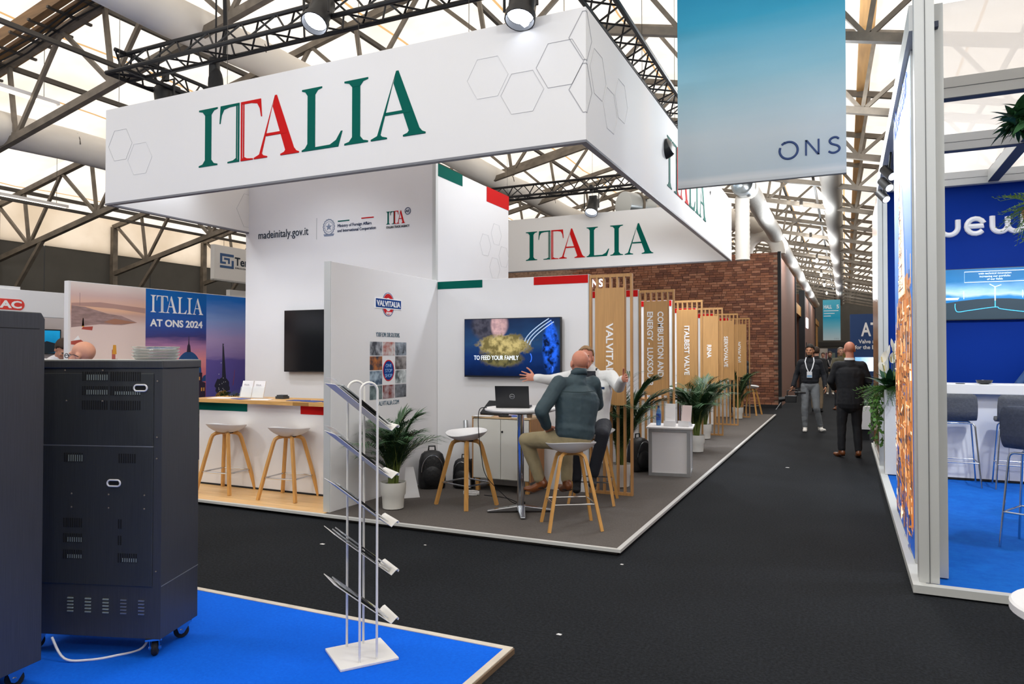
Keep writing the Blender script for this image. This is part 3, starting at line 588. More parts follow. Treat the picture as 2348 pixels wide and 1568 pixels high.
# ---------------------------------------------------------------- row of exhibitor bays: back wall and slatted timber screen each
NAMES = [['VALVITALIA'], ['COMBUSTION AND', 'ENERGY - LUXSOLAR'], ['ITALBEST VALVE'], ['RINA'], ['SERVOVALVE'], ['NOVACAVI']]
TXT = [[(.67, 1.945)], [(.90, 2.187), (1.03, 2.187)], [(.81, 2.067)], [(.25, 1.78)], [(.67, 1.99)], [(.5, 1.9)]]
ORD = ['nearest', 'second', 'third', 'fourth', 'fifth', 'sixth']
for k in range(6):
    Y = 7.64 + 2.13*k
    bw = thing('bay_wall', ('white back wall of the %s exhibitor bay from the corner' % ORD[k]) + (', carrying the lit television' if k == 0 else ''), 'wall panel', (-3.6, Y, PZ))
    mk('panel', MB().box(-4.585, -2.615, Y, Y+.06, PZ, 2.5), WHITE, bw, world=True, bev=.003)
    mk('colour_strip', MB().box(-4.58, -3.957, Y-.004, Y, 2.405, 2.497), GREEN, bw, world=True, label='green colour strip'); mk('colour_strip', MB().box(-3.282, -2.617, Y-.004, Y, 2.405, 2.497), RED, bw, world=True, label='red colour strip')
    mk('end_profile', MB().box(-2.62, -2.608, Y-.003, Y+.063, PZ, 2.502), ALUW, bw, world=True)
    if k > 1:
        mk('side_panel', MB().box(-4.665, -4.585, Y-2.05, Y+.06, PZ, 2.5), WHITE, bw, world=True)
    sc = thing('slat_screen', '%s upright timber slat screen along the aisle, with vertical white lettering' % ORD[k], 'screen', (-2.36, Y+.03, PZ))
    xs = [-2.595 + .0783*i for i in range(7)]; Yc = Y + .03
    for i, x in enumerate(xs): mk('slat', MB().box(x-.011, x+.011, Yc-.025, Yc+.025, .08, 2.455), OAK, sc, world=True)
    mk('top_rail', MB().box(-2.606, -2.114, Yc-.026, Yc+.026, 2.455, 2.49), OAK, sc, world=True); mk('bottom_rail', MB().box(-2.606, -2.114, Yc-.026, Yc+.026, PZ, .08), OAK, sc, world=True)
    mk('name_board', MB().box(-2.532, -2.195, Yc-.045, Yc-.026, 1.035, 2.335), M('oak_board', '#bd8f58', .55, var=(14, .1), stretch=(6, 6, .2)), sc, world=True, bev=.002)
    for j, s_ in enumerate(NAMES[k]):
        ln_, z_top = TXT[k][j]; n2 = len(NAMES[k]); xo = -2.365 - .036 if n2 == 1 else -2.365 + (.03, -.115)[j]
        me = text_mesh(s_, .112, bold=.0025); x0_ = min(v.co.x for v in me.vertices); xl = max(v.co.x for v in me.vertices) - x0_
        me.transform(Matrix.Translation((-x0_, 0, 0))); me.transform(Matrix.Diagonal((ln_/xl, 1, 1, 1))); me.transform(Matrix.Rotation(-PI/2, 4, 'Z')); me.materials.clear(); me.materials.append(LW)
        mk('lettering', me, LW, sc, loc=(xo + 2.36, -.047, z_top - PZ), rot=FACE_Y)
# ---------------------------------------------------------------- photo backdrop
bd = thing('photo_backdrop', 'printed backdrop wall of seascape, domed city and oil rig photographs', 'wall panel', (-8.6, 7.5, PZ))
mk('panel', MB().box(-8.65, -8.572, 5.592, 10.6, PZ, 2.498), WHITE, bd, world=True, bev=.003)
BX = -8.572
def onb(y, z): return (BX + 8.6, y - 7.5, z - PZ)
SEA1 = ramp_mat('harbour_photo', 2, [(0, '#e6d4ce'), (.62, '#e9d6d0'), (.78, '#e2cec9'), (.84, '#cfaba1'), (.87, '#e8ba9c'), (.93, '#d8bab6'), (1, '#e6dcd8')], 0, 2.45, noise_amt=.05, noise_scale=2, stretch=(1, .6, 3))
SKY2 = ramp_mat('dusk_photo', 2, [(0, '#241c3c'), (.3, '#3a2b58'), (.46, '#d46a76'), (.6, '#e8949b'), (.68, '#b482ad'), (.735, '#45437f'), (.8, '#3456a6'), (.93, '#1566b8')], 0, 2.45, noise_amt=.07, noise_scale=3, stretch=(1, .7, 4))
SEA3 = ramp_mat('rig_photo', 2, [(0, '#454a94'), (.3, '#5858a6'), (.595, '#6d60ab'), (.615, '#9c86be'), (.72, '#b7a2d0'), (.84, '#8aa6e0'), (.97, '#2577d2')], 0, 2.45, noise_amt=.05, noise_scale=3, stretch=(1, .7, 5))
for a, b, m_ in ((5.62, 6.655, SEA1), (6.655, 7.668, SKY2), (7.668, 10.59, SEA3)): mk('photo_print', MB().box(BX, BX+.002, a, b, PZ+.01, 2.49), m_, bd, world=True)
def cut(poly, mat, d=.003, name='picture_shape'):
    return mk(name, MB().prism(poly, (BX, 0, 0), (0, 1, 0), (0, 0, 1), (d, 0, 0)), mat, bd, world=True)
LAND = M('headland_print', '#9b7f7c', .6, var=(9, .2), stretch=(1, 1, 4)); LANDB = M('headland_brown', '#a5735c', .6)
cut([(5.63, 1.93), (5.63, 2.2), (5.8, 2.19), (6.1, 2.12), (6.3, 2.1), (6.53, 2.02), (6.3, 1.98), (6.0, 1.98)], LAND); cut([(6.2, 2.06), (6.53, 2.02), (6.2, 1.985), (6.05, 2.01)], LANDB, .0035)
cut([(5.63, 2.23), (6.0, 2.26), (6.65, 2.22), (6.65, 2.15), (6.2, 2.19), (5.63, 2.2)], M('far_shore', '#b58f86', .6), .0025)
REDH = M('hull_red', '#b1483a', .6); YEL = M('crane_yellow', '#d99a2e', .6)
cut([(5.76, 1.91), (5.9, 1.9), (5.91, 1.95), (5.78, 1.94)], REDH); cut([(5.765, 1.94), (5.795, 1.94), (5.785, 2.05), (5.775, 2.05)], YEL)
cut([(5.63, 1.72), (5.77, 1.71), (5.785, 1.76), (5.75, 1.78), (5.63, 1.76)], REDH); cut([(5.66, 1.77), (5.75, 1.775), (5.72, 1.83)], LW)
cut([(5.735, 2.2), (5.74, 2.2), (5.74, 2.36), (5.735, 2.36)], LAND)
for i in range(5):                                      # drilling platform in the water
    cut([(6.17 + .01*i, 1.45), (6.178 + .01*i, 1.45), (6.178+.01*i, 1.66), (6.17 + .01*i, 1.66)], REDH)
cut([(6.15, 1.42), (6.26, 1.42), (6.25, 1.54), (6.17, 1.54)], LAND); cut([(6.175, 1.6), (6.235, 1.6), (6.225, 1.72), (6.185, 1.72)], YEL, .0035)
# dome
DB = M('dome_blue', '#1a4c84', .6, var=(30, .12), stretch=(1, 6, .3)); DD = M('dome_dark', '#2b2038', .6); GLO = M('window_glow_print', '#e0a050', .6)
cut([(7.36 + .225*math.sin(a), 1.33 + .31*math.cos(a)) for a in [-PI/2 + PI*i/20 for i in range(21)]], DB)
cut([(7.325, 1.63), (7.395, 1.63), (7.385, 1.72), (7.37, 1.75), (7.362, 1.86), (7.358, 1.86), (7.35, 1.75), (7.335, 1.72)], DD, .0035)
cut([(7.12, .9), (7.66, .9), (7.66, 1.18), (7.6, 1.2), (7.6, 1.33), (7.13, 1.33)], DD, .0028); cut([(7.645 - .05*math.cos(a) if a < 1.6 else 7.645, 1.2 + .09*math.sin(a)) for a in [PI*i/12 for i in range(7)]] + [(7.665, 1.3), (7.665, 1.2)], DB)
cut([(7.1, .3), (7.66, .3), (7.66, .95), (7.1, .95)], DD, .0026)
for y_, z_ in ((7.46, 1.22), (7.5, 1.22), (7.54, 1.22), (7.5, 1.06), (7.58, 1.06), (7.62, 1.06)): cut([(y_, z_), (y_+.02, z_), (y_+.02, z_+.05), (y_, z_+.05)], GLO, .004)
# rig in the right-hand photograph
RG = M('rig_print', '#2a2c3c', .6); RG2 = M('rig_lights', '#a07a3a', .6)
cut([(7.97, 1.2), (8.05, 1.2), (8.0, 1.72), (7.975, 1.74)], RG); cut([(7.99, 1.72), (8.0, 1.76), (7.97, 1.76)], RG, .0035); cut(blob(22, 7.98, 1.12, .14, .13, 3, .2), RG, .0032); cut(blob(16, 7.98, .99, .12, .06, 4, .2), RG2, .0036)
for i in range(14): cut(blob(5, 7.9 + random.random()*.16, 1.02 + random.random()*.55*(1 if i % 2 else .3), .006, .008, i), LW, .0042)
cut([(8.18, 1.12), (8.19, 1.12), (8.22, 1.36), (8.215, 1.36)], REDH)
italia(bd, (BX + 8.6 + .002, 6.728-7.5, 2.175-PZ), (0, 1, 0), (.004, 0, 0), .875, .235, (LW, LW))
text('AT ONS 2024', .135, LW, bd, (BX+8.6+.004, 6.728-7.5, 1.985-PZ), FACE_X, width=.875, bold=.004)
# ---------------------------------------------------------------- counter by the partition
ct = thing('bar_counter', 'white bar counter with timber top and green and red corner strips', 'counter', (-5.9, 6.5, PZ))
mk('front_panel', MB().box(-7.055, -4.67, 6.22, 6.27, PZ, 1.03), WHITE, ct, world=True); mk('side_panel', MB().box(-7.055, -7.0, 6.27, 6.7, PZ, 1.03), WHITE, ct, world=True)
BUT = M('butcher_block', '#d9a865', .4, var=(9, .14), stretch=(.6, 6, 6))
for i in range(4): mk('worktop_stave', MB().box(-7.1, -4.67, 6.1 + .155*i, 6.1 + .155*(i+1) - .002, 1.035, 1.075), BUT, ct, world=True)
mk('worktop_patch', MB().box(-5.5, -5.28, 6.098, 6.1, 1.036, 1.074), M('butcher_dark', '#a87c42', .4), ct, world=True)
mk('colour_strip', MB().box(-7.055, -6.287, 6.213, 6.22, .935, 1.03), GREEN, ct, world=True, label='green colour strip'); mk('colour_strip', MB().box(-5.49, -4.67, 6.213, 6.22, .935, 1.03), RED, ct, world=True, label='red colour strip')
mk('toe_gap', MB().box(-7.055, -4.67, 6.216, 6.222, PZ, PZ+.02), MATBLK, ct, world=True)
ZC = 1.076
ACR = M('clear_acrylic', '#eef4f6', .05, alpha=.25)
for i, x in enumerate((-6.52, -6.33)):
    t = thing('leaflet_holder', ('clear holder with white leaflets, the left one on the timber counter', 'clear holder with white leaflets, the right one on the timber counter')[i], 'holder', (x, 6.42, ZC), R(4))
    mk('leaflet', MB().prism([(-.08, .0), (.08, .0), (.08, .2), (-.08, .2)], (0, 0, .01), (1, 0, 0), (0, .25, .97), (0, .012, 0)), PAPER, t); mk('holder_shell', MB().prism([(-.085, 0), (.085, 0), (.085, .13), (-.085, .13)], (0, -.012, .008), (1, 0, 0), (0, .25, .97), (0, .003, 0)), ACR, t)
    mk('holder_foot', MB().box(-.085, .085, -.02, .09, 0, .005), ACR, t); text('ITALIA', .025, LGREY, t, (-.04, .022, .15), rot=(R(76), 0, 0))
BLUP = M('blue_leaflet', '#41579c', .5, var=(12, .4))
for i, (x, y_, a, m_, s_, lab) in enumerate(((-6.75, 6.3, 10, PAPER, 1.5, 'loose white sheet at the left end of the timber counter'), (-6.42, 6.25, -14, BLUP, 1, 'blue leaflet lying before the leaflet holders'), (-6.1, 6.24, 20, PAPER, 1.2, 'white leaflet lying right of the leaflet holders'), (-5.6, 6.3, 5, BLUP, 1.1, 'blue leaflet by the middle of the timber counter'), (-5.35, 6.26, -12, BLUP, 1.2, 'blue leaflet near the partition end of the counter'), (-5.12, 6.32, 28, BLUP, 1.1, 'blue leaflet against the partition on the counter'))):
    o = single('leaflet', MB().box(-.1*s_, .1*s_, -.07*s_, .07*s_, 0, .004), m_, lab, 'leaflet', origin=(0, 0, 0)); o.location = (x, y_, ZC); o.rotation_euler.z = R(a)
t = single('business_card_box', MB().box(-.06, .06, -.05, .05, 0, .03).box(-.05, .05, -.04, .04, .03, .045), M('dark_box', '#33393f', .5), 'small dark card box beside the leaflet holders', 'box', origin=(0, 0, 0)); t.location = (-6.02, 6.5, ZC)
# ---------------------------------------------------------------- bar stools
def stool_meshes():
    n, k = 28, 7; vs = []; fs = []
    def rim(a):
        back = max(0, math.sin(a)); side = abs(math.cos(a))
        return .225 + .005*side, .205, .728 + .03*side**2 + .05*back**2 - .006*max(0, -math.sin(a))
    for lay in (0, 1):
        for j in range(k+1):
            f = j/k
            for i in range(n):
                a = 2*PI*i/n; rx, ry, rz = rim(a); zc = .695 if lay == 0 else .672
                zz = zc + (rz - zc)*f**2.6 - (0 if lay == 0 else .012*(1-f)*0 + .010*(1 if f < 1 else .6))
                vs.append((rx*f*math.cos(a), ry*f*math.sin(a), zz))
    P_ = (k+1)*n
    for j in range(k):
        for i in range(n):
            q = (j*n+i, (j+1)*n+i, (j+1)*n+(i+1) % n, j*n+(i+1) % n); fs.append(q); fs.append(tuple(P_ + w for w in reversed(q)))
    for i in range(n): fs.append((k*n+i, k*n+(i+1) % n, P_+k*n+(i+1) % n, P_+k*n+i))
    seat = MB().add(vs, fs).mesh('seat', [PLASTIC], True); legs = []
    for sx in (-1, 1):
        for sy in (-1, 1):
            pts = [(sx*.235, sy*.21, 0), (sx*.17, sy*.15, .35), (sx*.118, sy*.105, .6), (sx*.108, sy*.092, .635), (sx*.088, sy*.07, .655), (sx*.05, sy*.04, .664), (sx*.0, sy*.035, .664)]
            legs.append(MB().tube(pts, 0, rect=(.036, .026), side=(0, 1, 0)).mesh('leg', [BEECH]))
    z = .23; c_ = [(sx*.19, sy*.17, z) for sx, sy in ((-1, -1), (1, -1), (1, 1), (-1, 1))]
    foot = MB()
    for i in range(4): foot.cyl(c_[i], c_[(i+1) % 4], .008, n=8)
    return seat, legs, foot.mesh('footrest', [CHROME], True), MB().box(-.07, .07, -.05, .05, .655, .685).mesh('bracket', [MATBLK])
ST = stool_meshes()
def stool(label, loc, rz):
    t = thing('bar_stool', label, 'stool', (loc[0], loc[1], PZ), R(rz), 'white shell bar stools')
    mk('seat', ST[0], None, t); mk('footrest', ST[2], None, t); mk('bracket', ST[3], None, t)
    for l in ST[1]: mk('leg', l, None, t)
    return t
stool('white shell bar stool at the counter, farther from the partition', (-6.38, 6.0), 185)
stool('white shell bar stool at the counter, next to the partition', (-5.46, 6.0), 186)
stool('empty white shell bar stool left of the round table', (-3.55, 6.5), -20)
stool('white shell bar stool under the man in the teal jacket', (-2.25, 6.08), -148)
stool('white shell bar stool under the man in the white jacket', (-2.42, 7.22), 12)
stool('white shell bar stool by the brick stand at the end of the platform', (-2.2, 19.2), 80)
# ---------------------------------------------------------------- round high table, laptop
tb = thing('high_table', 'round white high table on a chrome column between the stools', 'table', (-2.9, 6.42, PZ))
mk('tabletop', MB().lathe([(.30, .985), (.35, 1.0), (.355, 1.012), (.35, 1.025), (0, 1.025)], 40), WHITE, tb, smooth=True)
mk('column', MB().cyl((0, 0, .06), (0, 0, .985), .034, n=20), CHROME, tb, smooth=True); mk('top_plate', MB().cyl((0, 0, .965), (0, 0, .987), .13, .16, n=20), MATBLK, tb)
for i in range(4):
    a = R(28 + 90*i); d_ = V((math.cos(a), math.sin(a), 0))
    mk('foot', MB().bar(d_*.02 + V((0, 0, .045)), d_*.33 + V((0, 0, .016)), .085, .05, side=(-d_.y, d_.x, 0), w1=.05, h1=.018), M('polished_base', '#b4b8bf', .2, 1), tb, bev=.006)
def laptop(label, loc, rz, open_=105, logo=False, w=.33):
    t = thing('laptop', label, 'laptop', loc, R(rz)); G = M('laptop_black', '#1c1d20', .45)
    mk('base', MB().box(-w/2, w/2, -.23, 0, 0, .016), G, t, bev=.004); mk('keyboard', MB().box(-w/2+.02, w/2-.02, -.13, -.02, .016, .018), MATBLK, t)
    lid = mk('lid', MB().box(-w/2, w/2, 0, .008, 0, .215), G, t, loc=(0, 0, .014), rot=(-R(open_-90), 0, 0), bev=.003)
    mk('display', MB().box(-w/2+.01, w/2-.01, -.0015, 0, .015, .205), M('dark_screen'), lid)
    if logo:
        mk('logo_ring', MB().tube([(.024*math.cos(a), .0095, .11 + .024*math.sin(a)) for a in [2*PI*i/20 for i in range(20)]], .0022, 5, closed=True), ALU, lid)
        text('DELL', .017, ALU, lid, (.0, .0095, .104), rot=(PI/2, 0, PI), align='CENTER')
    return t
laptop('black laptop on the round table, lid back with a ring logo', (-2.94, 6.32, PZ+1.026), 197, 108, True)
cb = single('cable', MB().tube(smooth([(-3.17, 6.22, 1.08), (-3.24, 6.2, 1.06), (-3.255, 6.2, .9), (-3.24, 6.24, .6), (-3.22, 6.3, .4), (-3.13, 6.45, .22), (-3.08, 6.6, .1), (-3.05, 6.72, .06), (-3.3, 6.95, .056), (-3.6, 7.0, .056)]), .004, 6), MATBLK, 'thin black laptop cable hanging from the round table to the floor', 'cable')
t = single('plug', MB().box(-.03, .03, -.02, .02, 0, .025).cyl((0, 0, .025), (0, 0, .05), .01), MATBLK, 'black plug lying on the grey floor by the table foot', 'plug', origin=(0, 0, 0)); t.location = (-3.04, 6.76, PZ)
# low white cupboard under the television
cp = thing('cupboard', 'low white cupboard with oak ends under the lit television', 'cupboard', (-3.5, 7.4, PZ))
CWH = M('cupboard_white', '#dad9d2', .5); OAKP = M('oak_panel', '#b07f4d', .5, var=(9, .1), stretch=(4, 4, .3))
mk('carcass', MB().box(-3.86, -3.16, 7.24, 7.62, .19, .87), CWH, cp, world=True, bev=.002); mk('end_panel', MB().box(-3.16, -3.145, 7.23, 7.62, .185, .875), OAKP, cp, world=True); mk('end_panel', MB().box(-3.875, -3.86, 7.23, 7.62, .185, .875), OAKP, cp, world=True); mk('cupboard_top', MB().box(-3.875, -3.145, 7.22, 7.62, .875, .893), M('cupboard_top', '#d3b48c', .5), cp, world=True)
for a, b in ((-3.855, -3.513), (-3.507, -3.165)):
    d_ = mk('door', MB().box(a, b, 7.222, 7.24, .2, .865), CWH, cp, world=True, bev=.002)
mk('lock', MB().cyl((-3.488, 7.215, .73), (-3.488, 7.225, .73), .012), MATBLK, cp, world=True)
for x in (-3.82, -3.2):
    for y_ in (7.27, 7.57): mk('leg', MB().box(x-.02, x+.02, y_-.02, y_+.02, PZ, .19), BEECH, cp, world=True)
zt_ = .894
laptop('half-closed black laptop on the low white cupboard', (-3.72, 7.40, zt_), 165, 40, w=.34)
for i, (x, y_, a, s_, m_, lab) in enumerate(((-3.75, 7.27, 12, 1, PAPER, 'sheets of paper at the left end of the low cupboard'), (-3.5, 7.3, -8, .9, M('pink_sheet', '#e7c3b0', .7), 'pinkish sheet lying in the middle of the low cupboard'), (-3.3, 7.28, 14, .8, PAPER, 'white sheet at the right end of the low cupboard'))):
    o = single('paper', MB().box(-.11*s_, .11*s_, -.06*s_, .06*s_, 0, .005), m_, lab, 'paper', origin=(0, 0, 0)); o.location = (x, y_, zt_); o.rotation_euler.z = R(a)
o = single('phone', MB().box(-.07, .07, -.035, .035, 0, .012), BLACK, 'black phone on the papers of the low cupboard', 'phone', origin=(0, 0, 0), bev=.004); o.location = (-3.47, 7.26, zt_+.005)
o = single('pouch', MB().ell((0, 0, .012), (.04, .02, .012)), M('blue_foil', '#2d4ea6', .3), 'small blue foil pouch on the low cupboard', 'pouch', origin=(0, 0, 0), smooth=True); o.location = (-3.36, 7.27, zt_)
t = thing('paper_cup', 'brown patterned paper cup on the low cupboard', 'cup', (-3.19, 7.3, zt_)); mk('cup_wall', MB().lathe([(.028, 0), (.038, .1), (.036, .1), (.027, .004)], 18), M('cup_brown', '#5b4a3a', .6, var=(30, .4)), t, smooth=True); mk('cup_rim', MB().lathe([(.038, .097), (.041, .1), (.038, .103)], 18), PAPER, t, smooth=True)
for i, x in enumerate((-3.27, -3.23)): o = single('water_glass', MB().lathe([(.028, 0), (.034, .11), (.031, .11), (.025, .006), (0, .006)], 16), ACR, ('empty clear tumbler beside the paper cup', 'clear tumbler against the brown paper cup')[i], 'glass', origin=(0, 0, 0), smooth=True); o.location = (x, 7.38 - .06*i, zt_)
t = thing('gift_bag', 'white and violet printed bag on the low cupboard', 'bag', (-3.38, 7.42, zt_)); mk('bag_body', MB().prism([(-.12, 0), (.12, 0), (.11, .16), (-.11, .16)], (0, 0, 0), (1, 0, 0), (0, 0, 1), (0, .06, 0)), M('violet_print', '#c9c3d8', .5, var=(9, .15)), t); mk('bag_mark', MB().prism([(-.04, .14), (.04, .14), (0, .09)], (0, -.002, 0), (1, 0, 0), (0, 0, 1), (0, .002, 0)), M('pink_mark', '#c28a9d', .5), t)
# ---------------------------------------------------------------- bags on the floor
BAGM = M('black_nylon', '#131417', .5, bump=(30, .3))
def backpack(label, loc, rz, s=1):
    t = thing('backpack', label, 'backpack', (loc[0], loc[1], PZ), R(rz)); mb = MB(); n, k = 20, 9; vs = []
    prof = [(.0, .8), (.02, .95), (.1, 1.0), (.22, .98), (.32, .92), (.39, .78), (.42, .55), (.435, .2)]
    for z, f in prof: vs += [(.16*s*f*(abs(math.cos(a))**.6)*math.copysign(1, math.cos(a)), .11*s*f*(abs(math.sin(a))**.7)*math.copysign(1, math.sin(a)), z*s) for a in [2*PI*i/n for i in range(n)]]
    fs = [(j*n+i, j*n+(i+1) % n, (j+1)*n+(i+1) % n, (j+1)*n+i) for j in range(len(prof)-1) for i in range(n)] + [tuple(reversed(range(n))), tuple(range((len(prof)-1)*n, len(prof)*n))]
    mk('bag_body', mb.add(vs, fs), BAGM, t, smooth=True)
    mk('front_pocket', MB().ell((0, -.105*s, .15*s), (.115*s, .035*s, .12*s)), BAGM, t, smooth=True)
    mk('handle', MB().tube([(-.04*s, .02, .42*s), (-.035*s, .02, .48*s), (.035*s, .02, .48*s), (.04*s, .02, .42*s)], .01*s, 6), BAGM, t)
    mk('zip', MB().tube([(.125*s*math.cos(a), -.112*s, .2*s + .19*s*math.sin(a)) for a in [PI*i/12 for i in range(13)]], .004, 5), CHROME, t)
    for sx in (-1, 1): mk('strap', MB().tube([(sx*.07*s, .1*s, .4*s), (sx*.1*s, .16*s, .3*s), (sx*.1*s, .14*s, .1*s), (sx*.09*s, .09*s, .03*s)], 0, rect=(.04*s, .012)), BAGM, t)
    return t
backpack('large black backpack against the partition foot', (-4.36, 7.15), 35, 1.0); backpack('smaller black backpack behind the empty stool', (-4.02, 7.3), 10, .8); backpack('black backpack behind the second slat screen', (-2.5, 9.35), 60, 1.02)
o = thing('tripod_tube', 'grey folded tube leaning on the wall behind the empty stool', 'pole', (-4.0, 7.16, PZ)); mk('pole', MB().cyl((.12, 0, 0), (-.13, .38, .75), .03, n=14), ALU, o, smooth=True); mk('pole_foot', MB().cyl((.12, 0, 0), (.115, .01, .02), .034, n=12), MATBLK, o)
o = single('extension_lead', MB().tube([(-3.75 + .09*math.cos(a), 6.98 + .06*math.sin(a), PZ + .01 + .012*(i // 12)) for i, a in enumerate([2*PI*i/12 for i in range(36)])], .007, 6), PAPER, 'coiled white extension lead on the floor behind the empty stool', 'cable')
o = single('info_board', MB().prism([(0, 0), (.18, 0), (.12, .33), (.03, .33)], (-4.32, 6.5, PZ), (.7, .7, 0), (-.12, .12, .98), (.006, -.006, 0)), PAPER, 'white card leaning on the partition behind the potted palm', 'card')
# ---------------------------------------------------------------- aluminium display cube
cu = thing('display_cube', 'grey aluminium-framed display plinth with white top by the aisle', 'plinth', (-2.07, 9.35, PZ), R(8))
w = .24
for sx in (-1, 1):
    for sy in (-1, 1): mk('corner_post', MB().box(sx*w-.022, sx*w+.022, sy*w-.022, sy*w+.022, 0, .6), ALU, cu)
for z in (0, .56):
    for s_ in (-1, 1): mk('rail', MB().box(-w, w, s_*w-.02, s_*w+.02, z, z+.04), ALU, cu); mk('rail', MB().box(s_*w-.02, s_*w+.02, -w, w, z, z+.04), ALU, cu)
for s_ in (-1, 1): mk('infill_panel', MB().box(-w, w, s_*w-.006, s_*w+.006, .04, .56), WHITE, cu); mk('infill_panel', MB().box(s_*w-.006, s_*w+.006, -w, w, .04, .56), WHITE, cu)
mk('cube_top', MB().box(-.29, .29, -.29, .29, .6, .62), WHITE, cu, bev=.003)
zc = PZ + .621
for i, (x, y_, rz, h) in enumerate(((-2.06, 9.24, 6, .27), (-1.88, 9.3, -14, .25))):
    t = thing('brochure_stand', ('taller white brochure stand on the display plinth', 'pinkish white brochure stand at the aisle side of the plinth')[i], 'stand', (x, y_, zc), R(rz))
    mk('brochure', MB().prism([(-.065, 0), (.065, 0), (.065, h), (-.065, h)], (0, .03, .02), (1, 0, 0), (0, .16, .98), (0, .01, 0)), (PAPER, M('pink_paper', '#e4d2cf', .7))[i], t)
    mk('trough', MB().prism([(0, 0), (.11, 0), (.11, .02), (.015, .07), (0, .07)], (-.075, -.04, 0), (0, 1, 0), (0, 0, 1), (.15, 0, 0)), PLASTIC, t)
    mk('drawing', MB().tube([(-.02, .062, .16), (0, .064, .18), (.02, .064, .165), (.01, .06, .14), (-.01, .058, .125)], .002, 4), INK, t)
t = thing('water_bottle', 'blue plastic water bottle on the display plinth', 'bottle', (-2.22, 9.3, zc)); mk('bottle_body', MB().lathe([(.028, 0), (.032, .01), (.032, .15), (.026, .19), (.012, .22), (.012, .235)], 18), M('blue_bottle', '#4a86c4', .1, alpha=.75), t, smooth=True); mk('bottle_label', MB().lathe([(.0325, .07), (.0325, .15)], 18), M('bottle_label', '#2147a0', .4), t); mk('cap', MB().lathe([(.014, .232), (.014, .255), (0, .255)], 14), M('bottle_cap', '#1d2f6a', .4), t)
# round tables glimpsed in the bays behind
for k, lab in ((1, 'round white table seen through the second slat screen'), (2, 'round white table hidden behind the palm of the third bay')):
    t = thing('high_table', lab, 'table', (-2.75, 8.9 + 2.1*k, PZ)); mk('tabletop', MB().lathe([(.3, 1.0), (.36, 1.012), (.36, 1.03), (0, 1.03)], 30), WHITE, t, smooth=True); mk('column', MB().cyl((0, 0, .03), (0, 0, 1.0), .035, n=14), CHROME, t, smooth=True); mk('foot', MB().lathe([(.24, 0), (.24, .02), (.05, .04), (0, .04)], 24), CHROME, t, smooth=True)
t = thing('low_shelf', 'low white cupboard with timber ends behind the second slat screen', 'cupboard', (-2.9, 10.9+.55, PZ)); mk('carcass', MB().box(-.35, .35, 0, .38, .14, .8), CWH, t); mk('cupboard_top', MB().box(-.37, .37, -.02, .39, .8, .83), OAKP, t)
for sx in (-.3, .3): mk('leg', MB().box(sx-.02, sx+.02, .03, .07, 0, .14), BEECH, t)
# ---------------------------------------------------------------- potted palms
LEAF = M('palm_leaf', '#2f5230', .5, var=(5, .3), rnd=.15); STEM = M('palm_stem', '#5d6b2c', .6)
def frond_mesh(seed, H=1.0, Rr=.45):
    rnd = random.Random(seed); mb = MB(); N_ = 26; pts = []
    for i in range(N_+1):
        t = i/N_; pts.append(V((Rr*t**2.1, 0, H*(t - .2*t**4))))
    mb.tube(pts, [.009*(1-.85*i/N_) for i in range(N_+1)], 5, m=1)
    for i in range(8, N_+1):
        t = i/N_; p = pts[i]; d = (pts[min(i+1, N_)] - pts[i-1]).normalized()
        L0 = .30*math.sin(PI*min(1, (t-.22)/.9))**.7 + .05
        for s_ in (-1, 1):
            for q in range(2):
                p2 = p + d*(q*.022); sd_ = V((0, s_, 0)); dr = (d*.75 + sd_*.62 + V((0, 0, rnd.uniform(-.1, .12)))).normalized(); l = L0*rnd.uniform(.8, 1.1)
                tip = p2 + dr*l + V((0, 0, -.22*l)); mid = p2 + dr*l*.5 + V((0, 0, -.03*l)); wv = dr.cross(V((0, 0, 1))).normalized()*.0062
                mb.add([p2 - wv*.4, p2 + wv*.4, mid + wv, mid - wv, tip], [(0, 1, 2, 3), (3, 2, 4)], 0)
    return mb.mesh('frond', [LEAF, STEM])
FR = [frond_mesh(s_, h, r_) for s_, h, r_ in ((1, 1.02, .22), (2, .98, .38), (3, .86, .48), (4, .7, .5))]
POTM = M('white_ceramic', '#dddbd5', .35)
def palm(label, loc, h, n=17, seed=0, pot=True, z=PZ):
    rnd = random.Random(seed); t = thing('potted_palm', label, 'plant', (loc[0], loc[1], z))
    if pot:
        mk('pot', MB().lathe([(.085, 0), (.105, .01), (.112, .13), (.125, .15), (.13, .27), (.122, .27), (.118, .24), (0, .24)], 28), POTM, t, smooth=True); mk('soil', MB().lathe([(0, .245), (.118, .242)], 20), M('soil', '#2a2119', .9), t)
    for i in range(n):
        s_ = h*rnd.uniform(.62, 1.0); o = mk('frond', FR[i % 4], None, t, loc=(rnd.uniform(-.04, .04), rnd.uniform(-.04, .04), .22)); o.rotation_euler = (rnd.uniform(-.06, .06), rnd.uniform(-.08, .1), 2.4*i + rnd.uniform(-.3, .3)); o.scale = (s_, s_, s_)
    for i in range(7): 
        a = i*.9; mk('stalk', MB().cyl((.03*math.cos(a), .03*math.sin(a), .22), (.07*math.cos(a), .07*math.sin(a), .22 + h*.4), .012, .007, n=6), STEM, t)
    return t
palm('potted palm in a white pot in front of the partition prints', (-4.13, 6.03), .95, 34, 1)
palm('potted palm in a white pot behind the nearest slat screen', (-2.40, 8.15), 1.3, 28, 2)
palm('potted palm in a white pot just beyond the display plinth', (-2.15, 11.55), 1.2, 34, 3)
palm('potted palm behind the fourth slat screen', (-2.35, 13.4), 1.15, 22, 4)
palm('potted palm at the far end behind the sixth slat screen', (-2.35, 17.9), 1.15, 18, 5)
palm('potted palm beside the left end of the timber counter', (-7.35, 6.75), 1.05, 18, 6)
